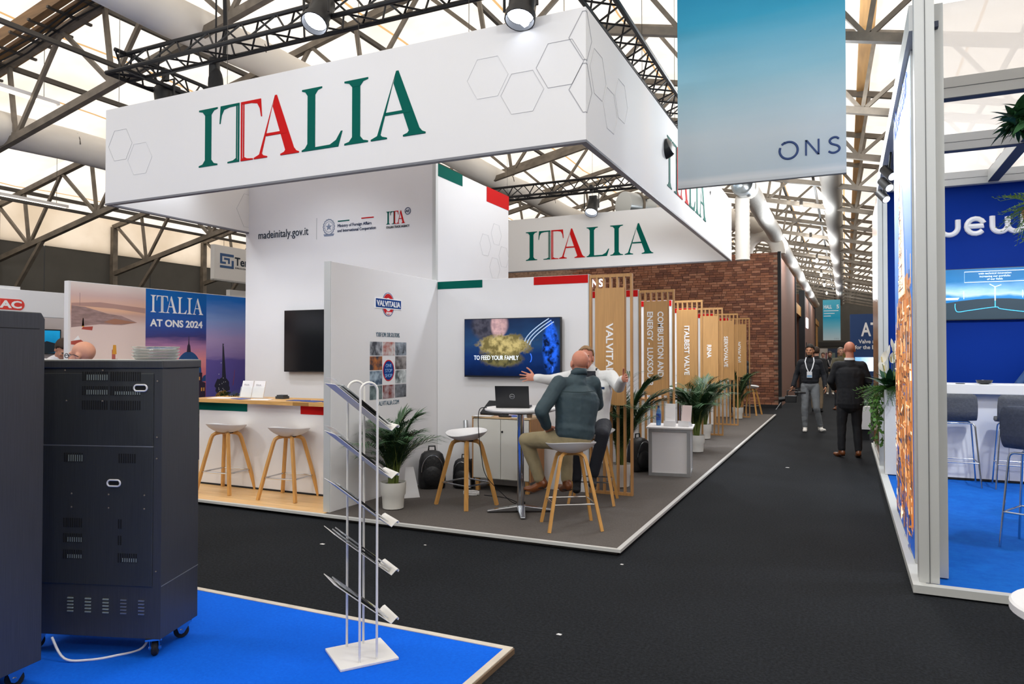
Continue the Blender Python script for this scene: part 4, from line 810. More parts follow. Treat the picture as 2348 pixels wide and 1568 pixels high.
# ---------------------------------------------------------------- blue-carpeted stand in the foreground
BLUC = carpet('blue_carpet', '#005ad6', '#0869e6', 60, fibre=.06)
bp_ = thing('floor_blue', 'bright blue carpeted platform in the left foreground', 'platform', (-3, 1.5, 0), kind='structure')
mk('carpet_deck', MB().box(-9, -1.66, -1, 3.45, .0, .03), BLUC, bp_, world=True)
CRM = M('cream_edge', '#cfc6b8', .5, var=(8, .08))
mk('edge_trim', MB().box(-9, -1.62, 3.45, 3.49, 0, .034).box(-1.66, -1.62, -1, 3.45, 0, .034), CRM, bp_, world=True); mk('edge_face', MB().box(-1.62, -1.612, -1, 3.49, 0, .028), M('raw_wood_edge', '#6f5a45', .7), bp_, world=True)
BRUSH = M('brushed_dark_steel', '#494b4f', .4, .35, var=(40, .10), stretch=(8, 8, .12)); BRD = M('dark_steel_panel', '#434648', .4, .35, var=(40, .12), stretch=(8, 8, .12)); SLOT = M('vent_shadow', '#0a0b0c', .9); VLIT = M('vent_lit_tone', '#8d9893', .6)
def caster(parent, x, y, rz):
    o = bpy.data.objects.new('caster', None); C.objects.link(o); o.parent = parent; o.location = (x, y, 0); o.rotation_euler.z = rz; o.empty_display_size = .05
    mk('wheel', MB().lathe([(.008, -.016), (.036, -.014), (.04, -.006), (.04, .006), (.036, .014), (.008, .016)], 22), MATBLK, o, smooth=True, loc=(0, 0, .04), rot=(PI/2, 0, 0))
    mk('fork', MB().prism([(-.012, .03), (.012, .03), (.045, .085), (.045, .1), (-.03, .1), (-.03, .085)], (0, -.024, 0), (1, 0, 0), (0, 0, 1), (0, .004, 0)).prism([(-.012, .03), (.012, .03), (.045, .085), (.045, .1), (-.03, .1), (-.03, .085)], (0, .02, 0), (1, 0, 0), (0, 0, 1), (0, .004, 0)).box(-.03, .05, -.024, .024, .085, .09), CHROME, o)
    mk('hub', MB().cyl((0, -.03, .04), (0, .03, .04), .012, n=10), CHROME, o); mk('plate', MB().box(-.05, .05, -.04, .04, .09, .1), CHROME, o)
A1 = R(18)
cab = thing('equipment_cabinet', 'dark brushed-steel equipment cabinet on casters with vents and lock pulls', 'cabinet', (-3.206, 2.59, .03), A1)
# local: x right along front (0 = right corner), y into depth
Wc, Dc, Hc = .80, .345, 1.535
mk('cabinet_body', MB().box(-Wc, 0, 0, Dc, .1, Hc-.04), BRUSH, cab, bev=.004); mk('cabinet_top', MB().box(-Wc-.008, .008, -.008, Dc+.008, Hc-.04, Hc+.004), BRUSH, cab, bev=.006)
mk('top_sheet', MB().box(-Wc, .0, .0, Dc, Hc+.004, Hc+.006), M('pale_top', '#cfd2cf', .4, .3), cab)
mk('upper_panel', MB().box(-Wc+.03, -.045, -.006, 0, 1.095, Hc-.065), BRD, cab, bev=.002); mk('lower_panel', MB().box(-Wc+.03, -.045, -.006, 0, .37, 1.09), BRD, cab, bev=.002)
mk('panel_edge', MB().box(-Wc+.03, -.045, -.0065, 0, 1.089, 1.0945), ALU, cab); mk('corner_fold', MB().box(-.002, .002, -.002, .002, .1, Hc-.04), BRUSH, cab)
mk('skirt_seam', MB().prism([(.0, .37), (Dc, .385), (Dc, .389), (0, .374)], (0.0005, 0, 0), (0, 1, 0), (0, 0, 1), (.001, 0, 0)), ALU, cab)
def vent(x0, z, n, h=.048, dx=.0125, lit=0):
    o = mk('vent', (lambda mb: [mb.box(x0+i*dx, x0+i*dx+.006, -.0075, -.0055, z, z+h) for i in range(n)] and mb)(MB()), SLOT, cab)
    if lit: mk('vent_lit_sliver', (lambda mb: [mb.box(x0+i*dx+.0008, x0+i*dx+.0052, -.0078, -.0074, z+.004, z+h*lit) for i in range(2, n)] and mb)(MB()), VLIT, o)  # paler slivers paint light caught in the slots
for z, l1, l2 in ((1.45, .7, 0), (1.375, .6, .45), (1.30, 0, 0)): vent(-.445, z-.02, 12, lit=l1); vent(-.285, z-.02, 14, lit=l2)
vent(-.235, 1.005, 8); vent(-.545, 1.005, 9, lit=.8); vent(-.545, .665, 9); vent(-.545, .585, 9, lit=.6); vent(-.545, .5, 9, lit=.5); vent(-.235, .49, 9, lit=.5); vent(-.235, .665, 2); vent(-.235, .58, 2)
for i in range(5):
    x = -.52 + .1*i; mk('louvre', (lambda mb: [mb.box(x, x+.032, -.006, 0, .225+.017*j, .231+.017*j) for j in range(5)] and mb)(MB()), ALU if i > 2 else VLIT, cab)  # light on the louvres is put into their paler tones
for x, z in ((-.115, 1.395), (-.26, .9)):
    p_ = mk('lock_pull', MB().tube([(x + (.02 if abs(math.cos(a)) > .01 else 0)*math.copysign(1, math.cos(a)) + .016*math.cos(a), -.009, z + .016*math.sin(a)) for a in [2*PI*(i+.5)/24 for i in range(24)]], .0045, 6, closed=True), PLASTIC, cab, smooth=True); mk('lock_cup', MB().box(x-.024, x+.024, -.0085, -.006, z-.012, z+.012), SLOT, p_)
scr = MB()
for x, z in ((-.023, 1.43), (-.023, 1.14), (-.023, 1.03), (-.023, .45), (-.33, 1.485), (-.545, 1.485), (-.33, 1.325), (-.535, 1.325), (-.09, .84), (-.09, .77), (-.29, .84), (-.29, .77), (-.5, .84), (-.5, .77)):
    mk('screw', MB().ell((x, -.007, z), (.005, .003, .005), nu=8, nv=6), STEEL, cab, smooth=True)
for x, y_, a in ((-.06, .05, 2.0), (-.06, Dc-.06, .6), (-Wc+.06, .05, 1.0), (-Wc+.06, Dc-.06, .3)): caster(cab, x, y_, a)
cb2 = thing('equipment_cabinet', 'taller dark brushed-steel cabinet cut off by the left edge', 'cabinet', (-3.5126, 2.1797, .03), R(9.1))
mk('cabinet_body', MB().prism([(-.7, .1), (0, .1), (0, 1.74), (-.02, 1.77), (-.7, 1.77)], (-.6, 0, 0), (0, 1, 0), (0, 0, 1), (.6, 0, 0)), BRUSH, cb2, bev=.004); mk('seam', MB().box(-.0005, .001, -.69, -.03, 1.69, 1.693), SLOT, cb2)
for x, y_ in ((-.07, -.08), (-.07, -.62), (-.53, -.08), (-.53, -.62)): caster(cb2, x, y_, .9)
o = single('power_cord', MB().tube(smooth([(-3.72, 2.36, .14), (-3.62, 2.36, .05), (-3.52, 2.42, .037), (-3.44, 2.52, .037), (-3.4, 2.64, .04), (-3.42, 2.72, .13)]), .006, 6), PAPER, 'white power cord under the dark equipment cabinet', 'cable')
GLS = M('clear_dish', '#f2f5f4', .06, trans=.9)
for i in range(4):
    a = A1; c_ = V((-3.206, 2.59, .03 + Hc + .007)) + V((math.cos(a), math.sin(a), 0))*(-.155) + V((-math.sin(a), math.cos(a), 0))*.18
    o = single('serving_dish', MB().lathe([(.02, .002), (.10, 0), (.118, .015), (.122, .017), (.118, .02), (.1, .006), (.02, .006)], 32), GLS, ('clear glass dish at the bottom of the stack on the cabinet', 'second clear glass dish from the bottom of the stack', 'third clear glass dish in the stack on the cabinet', 'topmost clear glass dish of the stack on the cabinet')[i], 'dish', 'stacked glass dishes', origin=(0, 0, 0), smooth=True); o.location = c_ + V((0, 0, .0165*i))
# ---------------------------------------------------------------- literature rack
RW = M('white_lacquer', '#e6e4e0', .4)
rk = thing('brochure_rack', 'white wire brochure rack with five sloping shelves on a square foot', 'rack', (-2.298, 3.07, .03), R(54))
mk('foot_plate', MB().box(-.152, .152, -.148, .148, 0, .014), RW, rk, bev=.003)
for y_ in (-.113, .113):
    pts = [(-.045, y_, .012), (-.045, y_, 1.38)] + [(-.045*math.cos(a), y_, 1.38 + .045*math.sin(a)) for a in [PI*i/10 for i in range(1, 10)]] + [(.045, y_, 1.38), (.045, y_, .012)]
    mk('wire_hoop', MB().tube(pts, .0065, 10), RW, rk, smooth=True)
for i in range(5):
    z0_ = 1.42 - .2495*i; sl = MB()
    prof = [(-.17, z0_), (.125, z0_-.245), (.15, z0_-.222), (.162, z0_-.218), (.168, z0_-.226), (.163, z0_-.235)]
    n = len(prof); w_ = .105
    vs = [(x, s_*w_, z) for x, z in prof for s_ in (-1, 1)]; fs = [(2*j, 2*j+2, 2*j+3, 2*j+1) for j in range(n-1)]
    sh = mk('shelf', MB().add(vs, fs), RW, rk, smooth=False); m_ = sh.modifiers.new('solid', 'SOLIDIFY'); m_.thickness = .003
    d_ = V((.295, 0, -.245)).normalized(); nn = V((.245, 0, .295)).normalized()
    for j in range(2 if i in (0, 3) else 1):
        a_ = V((-.14 + .01*j, 0, z0_ - .02)) + nn*(.004 + .008*j); lab = ('uppermost', 'second', 'third', 'fourth', 'lowest')[i]
        t = thing('brochure', 'grey and black brochure on the %s rack shelf%s' % (lab, '' if i not in (0, 3) else (', lower of two', ', upper of two')[j]), 'brochure', (0, 0, 0)); t.matrix_world = Matrix.Translation(rk.location) @ Matrix.Rotation(R(54), 4, 'Z') @ Matrix.Translation(a_)
        for nm, s0, s1, mt_ in (('cover_top', 0, .12, M('cover_grey', '#8b9096', .4, var=(9, .3))), ('cover_middle', .12, .24, M('cover_black', '#17181b', .4)), ('cover_foot', .24, .33, M('cover_silver', '#c4c6c8', .4)), ('cover_spot', .225, .25, M('cover_green', '#a6a832', .5))):
            k_ = .006 if nm != 'cover_spot' else .0065
            mk(nm, MB().bar(d_*s0 + nn*k_/2, d_*s1 + nn*k_/2, .15 if nm != 'cover_spot' else .04, k_, side=(0, 1, 0)), mt_, t)
    if i in (0, 1): 
        t = single('clear_sleeve', MB().bar((0, 0, 0), d_*.1, .19, .002, side=(0, 1, 0)), ACR, 'clear plastic sleeve curling over the %s rack shelf' % ('uppermost', 'second')[i], 'sleeve', origin=(0, 0, 0)); t.matrix_world = Matrix.Translation(rk.location) @ Matrix.Rotation(R(54), 4, 'Z') @ Matrix.Translation(V((-.175, 0, z0_ + .03)))
# ---------------------------------------------------------------- neighbouring white stand at far left
ac = thing('fascia_sign', 'white stand fascia with a red pill-shaped logo at the far left', 'sign', (-10.2, 5, 0)); AW = M('glossy_white', '#eceef2', .4)
mk('fascia', MB().box(-10.3, -10.2, 2.5, 9.5, 2.12, 2.48), AW, ac, world=True, bev=.003); mk('fascia_box', MB().box(-10.28, -10.22, 4.8, 6.0, 2.48, 2.52), AW, ac, world=True)
PR = M('pill_red', '#e03a30', .4)
mk('logo_pill', MB().prism([(5.0, 2.2), (5.97, 2.2)] + [(5.97 + .075*math.sin(a), 2.272 - .075*math.cos(a)) for a in [PI*i/12 for i in range(1, 12)]] + [(5.97, 2.345), (5.0, 2.345)], (-10.2, 0, 0), (0, 1, 0), (0, 0, 1), (.006, 0, 0)), PR, ac, world=True)
text('MAC', .135, LW, ac, (.007, 5.58-5, 2.226), FACE_X, bold=.005, width=.42)
rf = thing('recess_wall', 'shaded inner wall of the white stand at far left', 'wall panel', (-11.65, 6, 0)); mk('panel', MB().box(-11.7, -11.62, 2.5, 9.5, 0, 2.2), M('recess_pinkish', '#cfc6c6', .7), rf, world=True); mk('end_panel', MB().box(-11.6, -10.3, 7.62, 7.7, 0, 2.12), AW, rf, world=True)
t = thing('television', 'small television with teal picture in the stand at far left', 'television', (-11.6, 7.0, 1.6)); mk('bezel', MB().box(0, .04, -.5, .43, 0, .4), BLACK, t); mk('display', MB().box(.04, .043, -.48, .41, .02, .38), ramp_mat('teal_picture', 2, [(0, '#0b3a52'), (.5, '#0f6a94'), (1, '#1784b4')], 0, .4, emit=.8, noise_amt=.5, noise_scale=6), t); mk('picture_ship', MB().prism([(.1, .0), (.32, .02), (.36, .16), (.2, .2), (.1, .16)], (.043, 0, .01), (0, 1, 0), (0, 0, 1), (.001, 0, 0)), M('ship_dark', '#0d2536', .5), t)
te = thing('hanging_sign', 'white hanging sign with a blue angular logo beyond the backdrop', 'sign', (-11, 11.5, 3.05)); mk('panel', MB().box(-11.1, -11.0, 10.02, 13.5, 3.06, 3.72), SIGNW, te, world=True); mk('lower_frame', MB().box(-11.1, -11.0, 10.02, 13.5, 3.03, 3.06), ALU, te, world=True)
TBL = M('angular_blue', '#2f5587', .5)
for poly in ([(10.16, 3.57), (10.5, 3.57), (10.5, 3.52), (10.21, 3.52), (10.21, 3.41), (10.30, 3.41), (10.30, 3.37), (10.16, 3.37)], [(10.16, 3.29), (10.5, 3.29), (10.5, 3.45), (10.45, 3.45), (10.45, 3.335), (10.16, 3.335)], [(10.26, 3.49), (10.40, 3.49), (10.40, 3.38), (10.36, 3.38), (10.36, 3.45), (10.26, 3.45)]):
    mk('logo_stroke', MB().prism(poly, (-11, 0, 0), (0, 1, 0), (0, 0, 1), (.006, 0, 0)), TBL, te, world=True)
text('Terna', .23, INK, te, (.003, 10.53-11.5, 3.37-3.05), FACE_X, bold=.004); text('EMISSION', .05, INK, te, (.003, 10.54-11.5, 3.30-3.05), FACE_X, spacing=1.4)
for y_ in (10.3, 11.5, 13): mk('wire', MB().cyl((-11.05, y_, 3.72), (-11.05, y_, zb(-11)), .004, n=5), PURL, te, world=True)
w2 = single('partition_wall', MB().box(-11.3, -11.2, 10.6, 14, 0, 2.9), WHITE, 'white partition half hidden between backdrop and tower', 'wall panel')
# ---------------------------------------------------------------- brick-clad stand beyond the platform
BRK = [M('brick_%d' % i, c, .85, var=(20, .18), rnd=.12) for i, c in enumerate(('#976249', '#85543f', '#a5725a', '#74493a'))]; MORT = M('mortar_dark', '#9a7c69', .9, var=(12, .3))
bk = thing('wall_brick', 'red-brown brick-clad wall of the stand beyond the white platform', 'wall', (-6, 22.7, 0), kind='structure'); HB = 4.66
mk('backing', MB().box(-12, -1.80, 22.74, 23.0, 0, HB), MORT, bk, world=True)
bmesh_ = {}; random.seed(5); rest = [MB() for _ in BRK]; cnt = 0; cand = []
bh, bl = .075, .235; r_ = 0; z = .09
while z < HB - .02:
    x = -1.815 - (.12 if r_ % 2 else 0)
    while x > -8.2:
        l = bl*random.choice((1, 1, 1, .5, .78)); cand.append((x - l, x, z, random.randrange(4), random.uniform(-.008, .012), l)); x -= l + .012
    z += bh; r_ += 1
order = sorted(cand, key=lambda c_: (0 if (-3.6 < c_[0] and c_[2] > 2.6 and c_[2] < 4.6) else 1, -c_[0]))
for i, (x0, x1, z_, m_, pr, l) in enumerate(order):
    if i < 300:
        key = (round(l, 3), m_)
        if key not in bmesh_: bmesh_[key] = MB().box(-l, 0, -.03, .02, 0, bh-.011).mesh('brick', [BRK[m_]])
        mk('brick', bmesh_[key], None, bk, loc=(x1 + 6, 22.735 - 22.7 - pr, z_))
    else: rest[m_].box(x0, x1, 22.705 - pr, 22.75, z_, z_ + bh - .011)
for m_, mb in enumerate(rest): o = mk('brickwork', mb, BRK[m_], bk, world=True); o['kind'] = 'stuff'
mk('skirting', MB().box(-8.2, -1.8, 22.69, 22.74, 0, .09), MATBLK, bk, world=True); mk('corner_post', MB().box(-1.81, -1.72, 22.66, 22.78, 0, HB+.01), MATBLK, bk, world=True)
text('ONS', .36, M('lit_white_letters', '#f2f4ff', .5, emit=2.2), bk, (-7.93+6, -.06, 3.84), bold=.008, width=.68)
al = thing('wall_aisle', 'brown clad side of the brick stand lining the far aisle', 'wall', (-1.79, 23, 0), kind='structure'); CLAD = M('small_tile_cladding', '#7f5b4c', .8, var=(30, .12), stretch=(1, 1, 4)); WOODF = M('timber_frame', '#b98a4e', .6, var=(6, .1))
for a, b, dx, m_, h in ((22.8, 30.2, 0, CLAD, 4.62), (30.4, 36.9, -.5, BRK[0], 3.9), (37.1, 50.6, 0, CLAD, 4.5), (50.8, 57.5, -.3, BRK[1], 4.0), ): mk('clad_panel', MB().box(-2.6, -1.79+dx, a, b, 0, h), m_, al, world=True)
for y_ in (30.3, 37.0, 50.7): mk('corner_post', MB().box(-2.0, -1.74, y_-.1, y_+.1, 0, 4.66), MATBLK, al, world=True)
for y_ in (51.5, 53.5, 55.5): mk('timber_post', MB().box(-2.0, -1.76, y_-.15, y_+.15, 0, 3.9), WOODF, al, world=True)
mk('timber_beam', MB().box(-2.05, -1.72, 51, 57, 3.6, 3.95), WOODF, al, world=True); mk('timber_beam', MB().box(-2.2, -1.9, 30.5, 36.9, 3.4, 3.85), WOODF, al, world=True)
mk('lit_plate', MB().box(-1.79, -1.74, 39.0, 40.6, 2.95, 3.45), M('lit_white_letters'), al, world=True)
for i in range(3): mk('slot_window', MB().box(-1.79, -1.775, 39 + 3*i, 39.7 + 3*i, .9, 2.2), SLOT, al, world=True)
# ---------------------------------------------------------------- banners and far end
on = thing('hanging_banner', 'large blue-to-white gradient banner hanging over the aisle', 'banner', (-.775, 7.5, 3.33)); BAN = ramp_mat('sea_gradient', 2, [(0, '#ccd3d5'), (.025, '#d6dadc'), (.05, '#bccad1'), (.2, '#c3d0d7'), (.45, '#8fbdd0'), (.72, '#3fa2c8'), (1, '#1484b6')], 0, 2.35, rough=.7, noise_amt=.07, noise_scale=1.3, stretch=(.5, 1, 6))
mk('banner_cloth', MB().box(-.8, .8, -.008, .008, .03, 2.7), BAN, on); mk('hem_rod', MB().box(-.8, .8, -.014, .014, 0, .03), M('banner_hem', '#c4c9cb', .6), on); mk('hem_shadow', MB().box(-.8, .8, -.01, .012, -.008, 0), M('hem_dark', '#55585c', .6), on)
mb = MB()
NAVB = M('banner_navy', '#1f3f74', .6)
mk('letter', MB().tube([(.285 + .083*math.cos(a), -.01, .275 + .083*math.sin(a)) for a in [2.75 + 5.6*i/30 for i in range(31)]], .011, 6), NAVB, on); mk('letter', MB().tube([(.285 + .085*math.cos(a), -.01, .278 + .083*math.sin(a)) for a in [1.95 + .45*i/6 for i in range(7)]], .011, 6), NAVB, on)
mk('letter', MB().box(.435, .452, -.014, -.008, .205, .355).box(.548, .565, -.014, -.008, .205, .355).prism([(.435, .355), (.457, .355), (.565, .205), (.543, .205)], (0, -.008, 0), (1, 0, 0), (0, 0, 1), (0, -.006, 0)), NAVB, on)
mk('letter', MB().tube(smooth([(.735, -.01, .335), (.715, -.01, .35), (.69, -.01, .352), (.665, -.01, .34), (.655, -.01, .318), (.668, -.01, .295), (.695, -.01, .282), (.725, -.01, .268), (.74, -.01, .245), (.73, -.01, .22), (.7, -.01, .205), (.67, -.01, .207), (.645, -.01, .222)]), .0105, 6), NAVB, on)
for x in (-.7, .7): mk('wire', MB().cyl((x, 0, 2.7), (x, 0, zb(-.8+x)-3.33), .004, n=5), PURL, on)
h5 = thing('hanging_banner', 'turquoise hall-number banner hanging at the far end of the aisle', 'banner', (-.69, 45, 2.4)); mk('banner_cloth', MB().box(-.46, .46, -.012, .012, 0, 2.33), ramp_mat('turquoise_gradient', 2, [(0, '#c9dbe0'), (.35, '#6fb9cf'), (.55, '#2aa0c4'), (1, '#5cb8d0')], 0, 2.33, rough=.7), h5)
text('HALL', .3, LW, h5, (-.42, -.02, 1.83), width=.43, bold=.006); text('5', .3, LW, h5, (.25, -.02, 1.83), bold=.006)
for i in range(3): mk('text_line', MB().box(-.41, .36 - .2*i, -.02, -.012, 1.68-.15*i, 1.715-.15*i), LW, h5)
text('ONS', .1, M('h5_grey', '#7d97a3', .6), h5, (.12, -.02, .06), spacing=1.4)
for x in (-.42, .42): mk('wire', MB().cyl((x, 0, 2.33), (x, 0, zb(-.7)-2.4), .012, n=5), PURL, h5)
at = thing('stand_tower', 'navy stand tower with white lettering and a lit picture at the aisle end', 'stand', (1.3, 40, 0)); mk('tower_body', MB().box(.24, 3.2, 40, 42, .0, 3.62), M('stand_navy', '#0d3a72', .6), at, world=True)
text('ATV', .95, LW, at, (.75-1.3, -.02, 2.52), bold=.02, width=1.2); text('Valve and', .27, LW, at, (.62-1.3, -.02, 2.15), bold=.006, width=.98); text('for the Energy', .27, LW, at, (.45-1.3, -.02, 1.86), bold=.006, width=1.45)
mk('lit_picture', MB().box(.45, 2.6, 39.97, 40, .75, 1.45), ramp_mat('pale_blue_picture', 0, [(0, '#6aa5d8'), (.35, '#dbe8f4'), (.6, '#4a86c8'), (1, '#2d4f9a')], -.8, 1.3, emit=1.0, noise_amt=.4, noise_scale=2), at, world=True)
for i, (x0, x1, y_, z1, c_, lab) in enumerate(((-1.6, 1.4, 56, 2.0, '#3c4a66', 'low navy stand closing the far end of the aisle'), (-1.75, -1.1, 54, 2.0, '#cfcac4', 'white stand panel at the far left end of the aisle'))):
    t = thing('far_stand', lab, 'stand', ((x0+x1)/2, y_, 0)); mk('stand_wall', MB().box(x0, x1, y_, y_+.3, 0, z1), M('far_stand_%d' % i, c_, .7), t, world=True)
    for j in range(3): mk('poster', MB().box(x0+.1+(x1-x0)*j/3, x0-.05+(x1-x0)*(j+1)/3, y_-.03, y_, 1.2, z1-.3), M('far_poster_%d' % j, ('#7d8f8a', '#8f7f46', '#8d3f58')[j], .7), t, world=True)
#fr_ = thing('far_shelf_stand', 'brown clad stand wall lining the right side of the far aisle', 'stand', (.8, 24, 0)); mk('stand_wall', MB().box(.45, 1.5, 14.2, 38, 0, 2.4), M('far_brown', '#6b5a50', .7), fr_, world=True); mk('stand_base', MB().box(.40, 1.5, 14.2, 38, 0, .06), ALUW, fr_, world=True)
# ---------------------------------------------------------------- blue stand on the right
rb = thing('floor_right', 'bright blue carpeted platform with aluminium edging on the right', 'platform', (3, 8, 0), kind='structure'); BLU2 = carpet('blue_carpet_right', '#0a56b4', '#1468c4', 9, fibre=.05)
mk('carpet_deck', MB().box(.48, 6.5, 5.54, 11.2, .0, .055), BLU2, rb, world=True); mk('edge_trim', MB().box(.40, 6.5, 5.47, 5.54, .012, .065).box(.40, .48, 5.54, 13.9, .012, .065), ALUW, rb, world=True); mk('plinth', MB().box(.43, 6.5, 5.5, 13.9, 0, .012), MATBLK, rb, world=True)
fm = thing('portal_frame', 'grey aluminium portal frame of the blue stand', 'frame', (.5, 5.6, .06)); GRV = M('groove_dark', '#55575a', .6)
mk('corner_post', MB().box(.442, .562, 5.55, 5.67, .065, 4.3), ALUW, fm, world=True); mk('post_groove', MB().box(.503, .507, 5.546, 5.55, .065, 4.3), GRV, fm, world=True); mk('inner_post', MB().box(.565, .632, 5.72, 5.8, .065, 4.04), ALUW, fm, world=True)
mk('rear_post', MB().box(.42, .54, 11.1, 11.24, .065, 4.0), ALUW, fm, world=True); mk('post_groove', MB().box(.478, .482, 11.096, 11.1, .065, 4.0), GRV, fm, world=True)
mk('side_beam', MB().box(.42, .50, 5.67, 11.1, 3.86, 4.04), ALUW, fm, world=True)
mk('side_beam_shade_strip', MB().box(.50, .60, 5.67, 11.1, 3.86, 3.9), M('beam_shadow_blue', '#3b4358', .6), fm, world=True)  # navy colour paints the shade below the side beam
mk('front_beam', MB().box(.56, 6.5, 5.55, 5.65, 4.15, 4.3), ALUW, fm, world=True)
for y_ in (7.3, 9.2, 11.15):
    mk('cross_beam', MB().box(.56, 6.5, y_, y_+.1, 3.86, 4.04), ALUW, fm, world=True); mk('beam_groove', MB().box(.56, 6.5, y_-.002, y_, 3.945, 3.95), GRV, fm, world=True)
for x in (1.78, 3.8, 5.6): mk('joist', MB().box(x-.06, x+.06, 5.65, 11.15, 3.88, 4.02), ALUW, fm, world=True); mk('joist_shade_strip', MB().box(x-.06, x+.06, 5.66, 11.14, 3.872, 3.88), M('beam_shadow_blue'), fm, world=True)  # dark strip paints the shaded underside of each joist
for y_ in (7.3, 9.2): mk('beam_shade_strip', MB().box(.56, 6.5, y_, y_+.1, 3.852, 3.86), M('beam_shadow_blue'), fm, world=True)  # dark strip stands for shade under the cross beams
VEIL = bpy.data.materials.new('sheer_ceiling_cloth'); VEIL.use_nodes = True; _n = VEIL.node_tree.nodes; _l = VEIL.node_tree.links; _n.remove(_n['Principled BSDF'])
_a = _n.new('ShaderNodeBsdfTransparent'); _b = _n.new('ShaderNodeBsdfTranslucent'); _b.inputs[0].default_value = (.86, .86, .88, 1); _c = _n.new('ShaderNodeMixShader'); _c.inputs[0].default_value = .62; _l.new(_a.outputs[0], _c.inputs[1]); _l.new(_b.outputs[0], _c.inputs[2]); _l.new(_c.outputs[0], _n['Material Output'].inputs[0])
xs_ = [.5, 1.78, 3.8, 5.6]; ys_ = [5.65, 7.3, 9.2, 11.15]
for i in range(3):
    for j in range(3): mk('ceiling_cloth', MB().box(xs_[i]+.05, xs_[i+1]-.05, ys_[j]+.1, ys_[j+1], 4.04, 4.042), VEIL, fm, world=True)
lb = thing('light_box', 'tall backlit photo panel of an orange-lit oil platform facing the aisle', 'light box', (.47, 6.9, .065))
LBX = .455
mk('box_frame', MB().box(LBX, .56, 6.03, 8.02, .065, 3.86), ALUW, lb, world=True, bev=.004)
m = bpy.data.materials.new('platform_photo'); m.use_nodes = True; nt = m.node_tree; N = nt.nodes; L = nt.links; b = N['Principled BSDF']; tc = N.new('ShaderNodeTexCoord'); sx = N.new('ShaderNodeSeparateXYZ'); L.new(tc.outputs['Object'], sx.inputs[0])
mr = N.new('ShaderNodeMapRange'); mr.inputs[1].default_value = 0; mr.inputs[2].default_value = 3.8; L.new(sx.outputs[2], mr.inputs[0])
sk = N.new('ShaderNodeValToRGB'); cr = sk.color_ramp; cr.elements[0].position = .3; cr.elements[0].color = lin('#1450a8'); cr.elements[1].position = .95; cr.elements[1].color = lin('#cfe0f6'); e = cr.elements.new(.62); e.color = lin('#3f86d8'); L.new(mr.outputs[0], sk.inputs[0])
L.new(sk.outputs[0], b.inputs['Base Color']); L.new(sk.outputs[0], b.inputs['Emission Color']); b.inputs['Emission Strength'].default_value = .5; MATS['platform_photo'] = m
mk('photo_print', MB().box(LBX-.004, LBX, 6.06, 7.99, .09, 3.83), m, lb, world=True)
LP = [M('photo_glow_%d' % i, c, .5, emit=e_, var=(5, .2), stretch=(1, 1, 1)) for i, (c, e_) in enumerate((('#b8763f', .6), ('#dfae74', .8), ('#4b3630', .5), ('#efdcc0', .9), ('#4a5688', .6), ('#7c4730', .5)))]
random.seed(21)
def shp(poly, mt_, d): mk('picture_block', MB().prism(poly, (LBX-.004, 0, 0), (0, 1, 0), (0, 0, 1), (-d, 0, 0)), mt_, lb, world=True)
shp([(6.06, .3), (6.06, 2.0), (6.5, 2.25), (7.0, 2.2), (7.5, 2.1), (7.99, 1.5), (7.99, 1.0), (7.2, .4)], LP[0], .001)
dets = [MB() for _ in LP]
for i in range(620):
    y_ = random.uniform(6.07, 7.9); z_ = random.uniform(.1, 2.15 - .6*max(0, y_-7.1)); w_, h_ = random.uniform(.06, .3), random.uniform(.008, .03); sk_ = 0
    q_ = random.random()
    if q_ < .4: w_, h_ = random.uniform(.012, .05), random.uniform(.06, .3)
    elif q_ < .55: w_, h_, sk_ = random.uniform(.1, .3), random.uniform(.012, .03), random.uniform(-.12, .12)
    elif q_ < .7: w_, h_ = random.uniform(.05, .14), random.uniform(.05, .13)
    y1_ = min(y_+w_, 7.98)
    dets[random.choice((0, 0, 1, 1, 2, 2, 3, 4, 5, 5, 0))].prism([(y_, z_), (y1_, z_+sk_), (y1_, z_+h_+sk_), (y_, z_+h_)], (LBX-.005 - .00001*i, 0, 0), (0, 1, 0), (0, 0, 1), (-.0003, 0, 0))
for i in range(170):
    z_ = random.uniform(2.1, 3.0); hw = .28*(3.08 - z_); y_ = 7.0 + random.uniform(-hw, hw); w_, h_ = (random.uniform(.02, .12), .012) if i % 2 else (.014, random.uniform(.04, .16))
    dets[random.choice((1, 3, 3, 5, 4, 0))].prism([(y_, z_), (y_+w_, z_), (y_+w_, z_+h_), (y_, z_+h_)], (LBX-.0175 - .00001*i, 0, 0), (0, 1, 0), (0, 0, 1), (-.0003, 0, 0))
for d_, m_ in zip(dets, LP): o = mk('picture_detail', d_, m_, lb, world=True); o['kind'] = 'stuff'
shp([(6.7, 2.1), (7.3, 2.1), (7.12, 2.75), (7.02, 3.05), (6.98, 3.05), (6.85, 2.75)], LP[3], .012)
for z_ in [2.15 + .1*i for i in range(8)]: shp([(6.75 + .03*(z_-2.1)/.1*.9, z_), (7.27 - .03*(z_-2.1)/.1*.9, z_), (7.27 - .03*(z_-2.1)/.1*.9, z_+.012), (6.75 + .03*(z_-2.1)/.1*.9, z_+.012)], LP[5], .0125)
text('bluewater', .3, M('lit_brand_blue', '#1c4fb4', .5, emit=.6), lb, (LBX-.47-.012, 7.75-6.9, 3.58), FACE_NX, bold=.004, width=1.5)
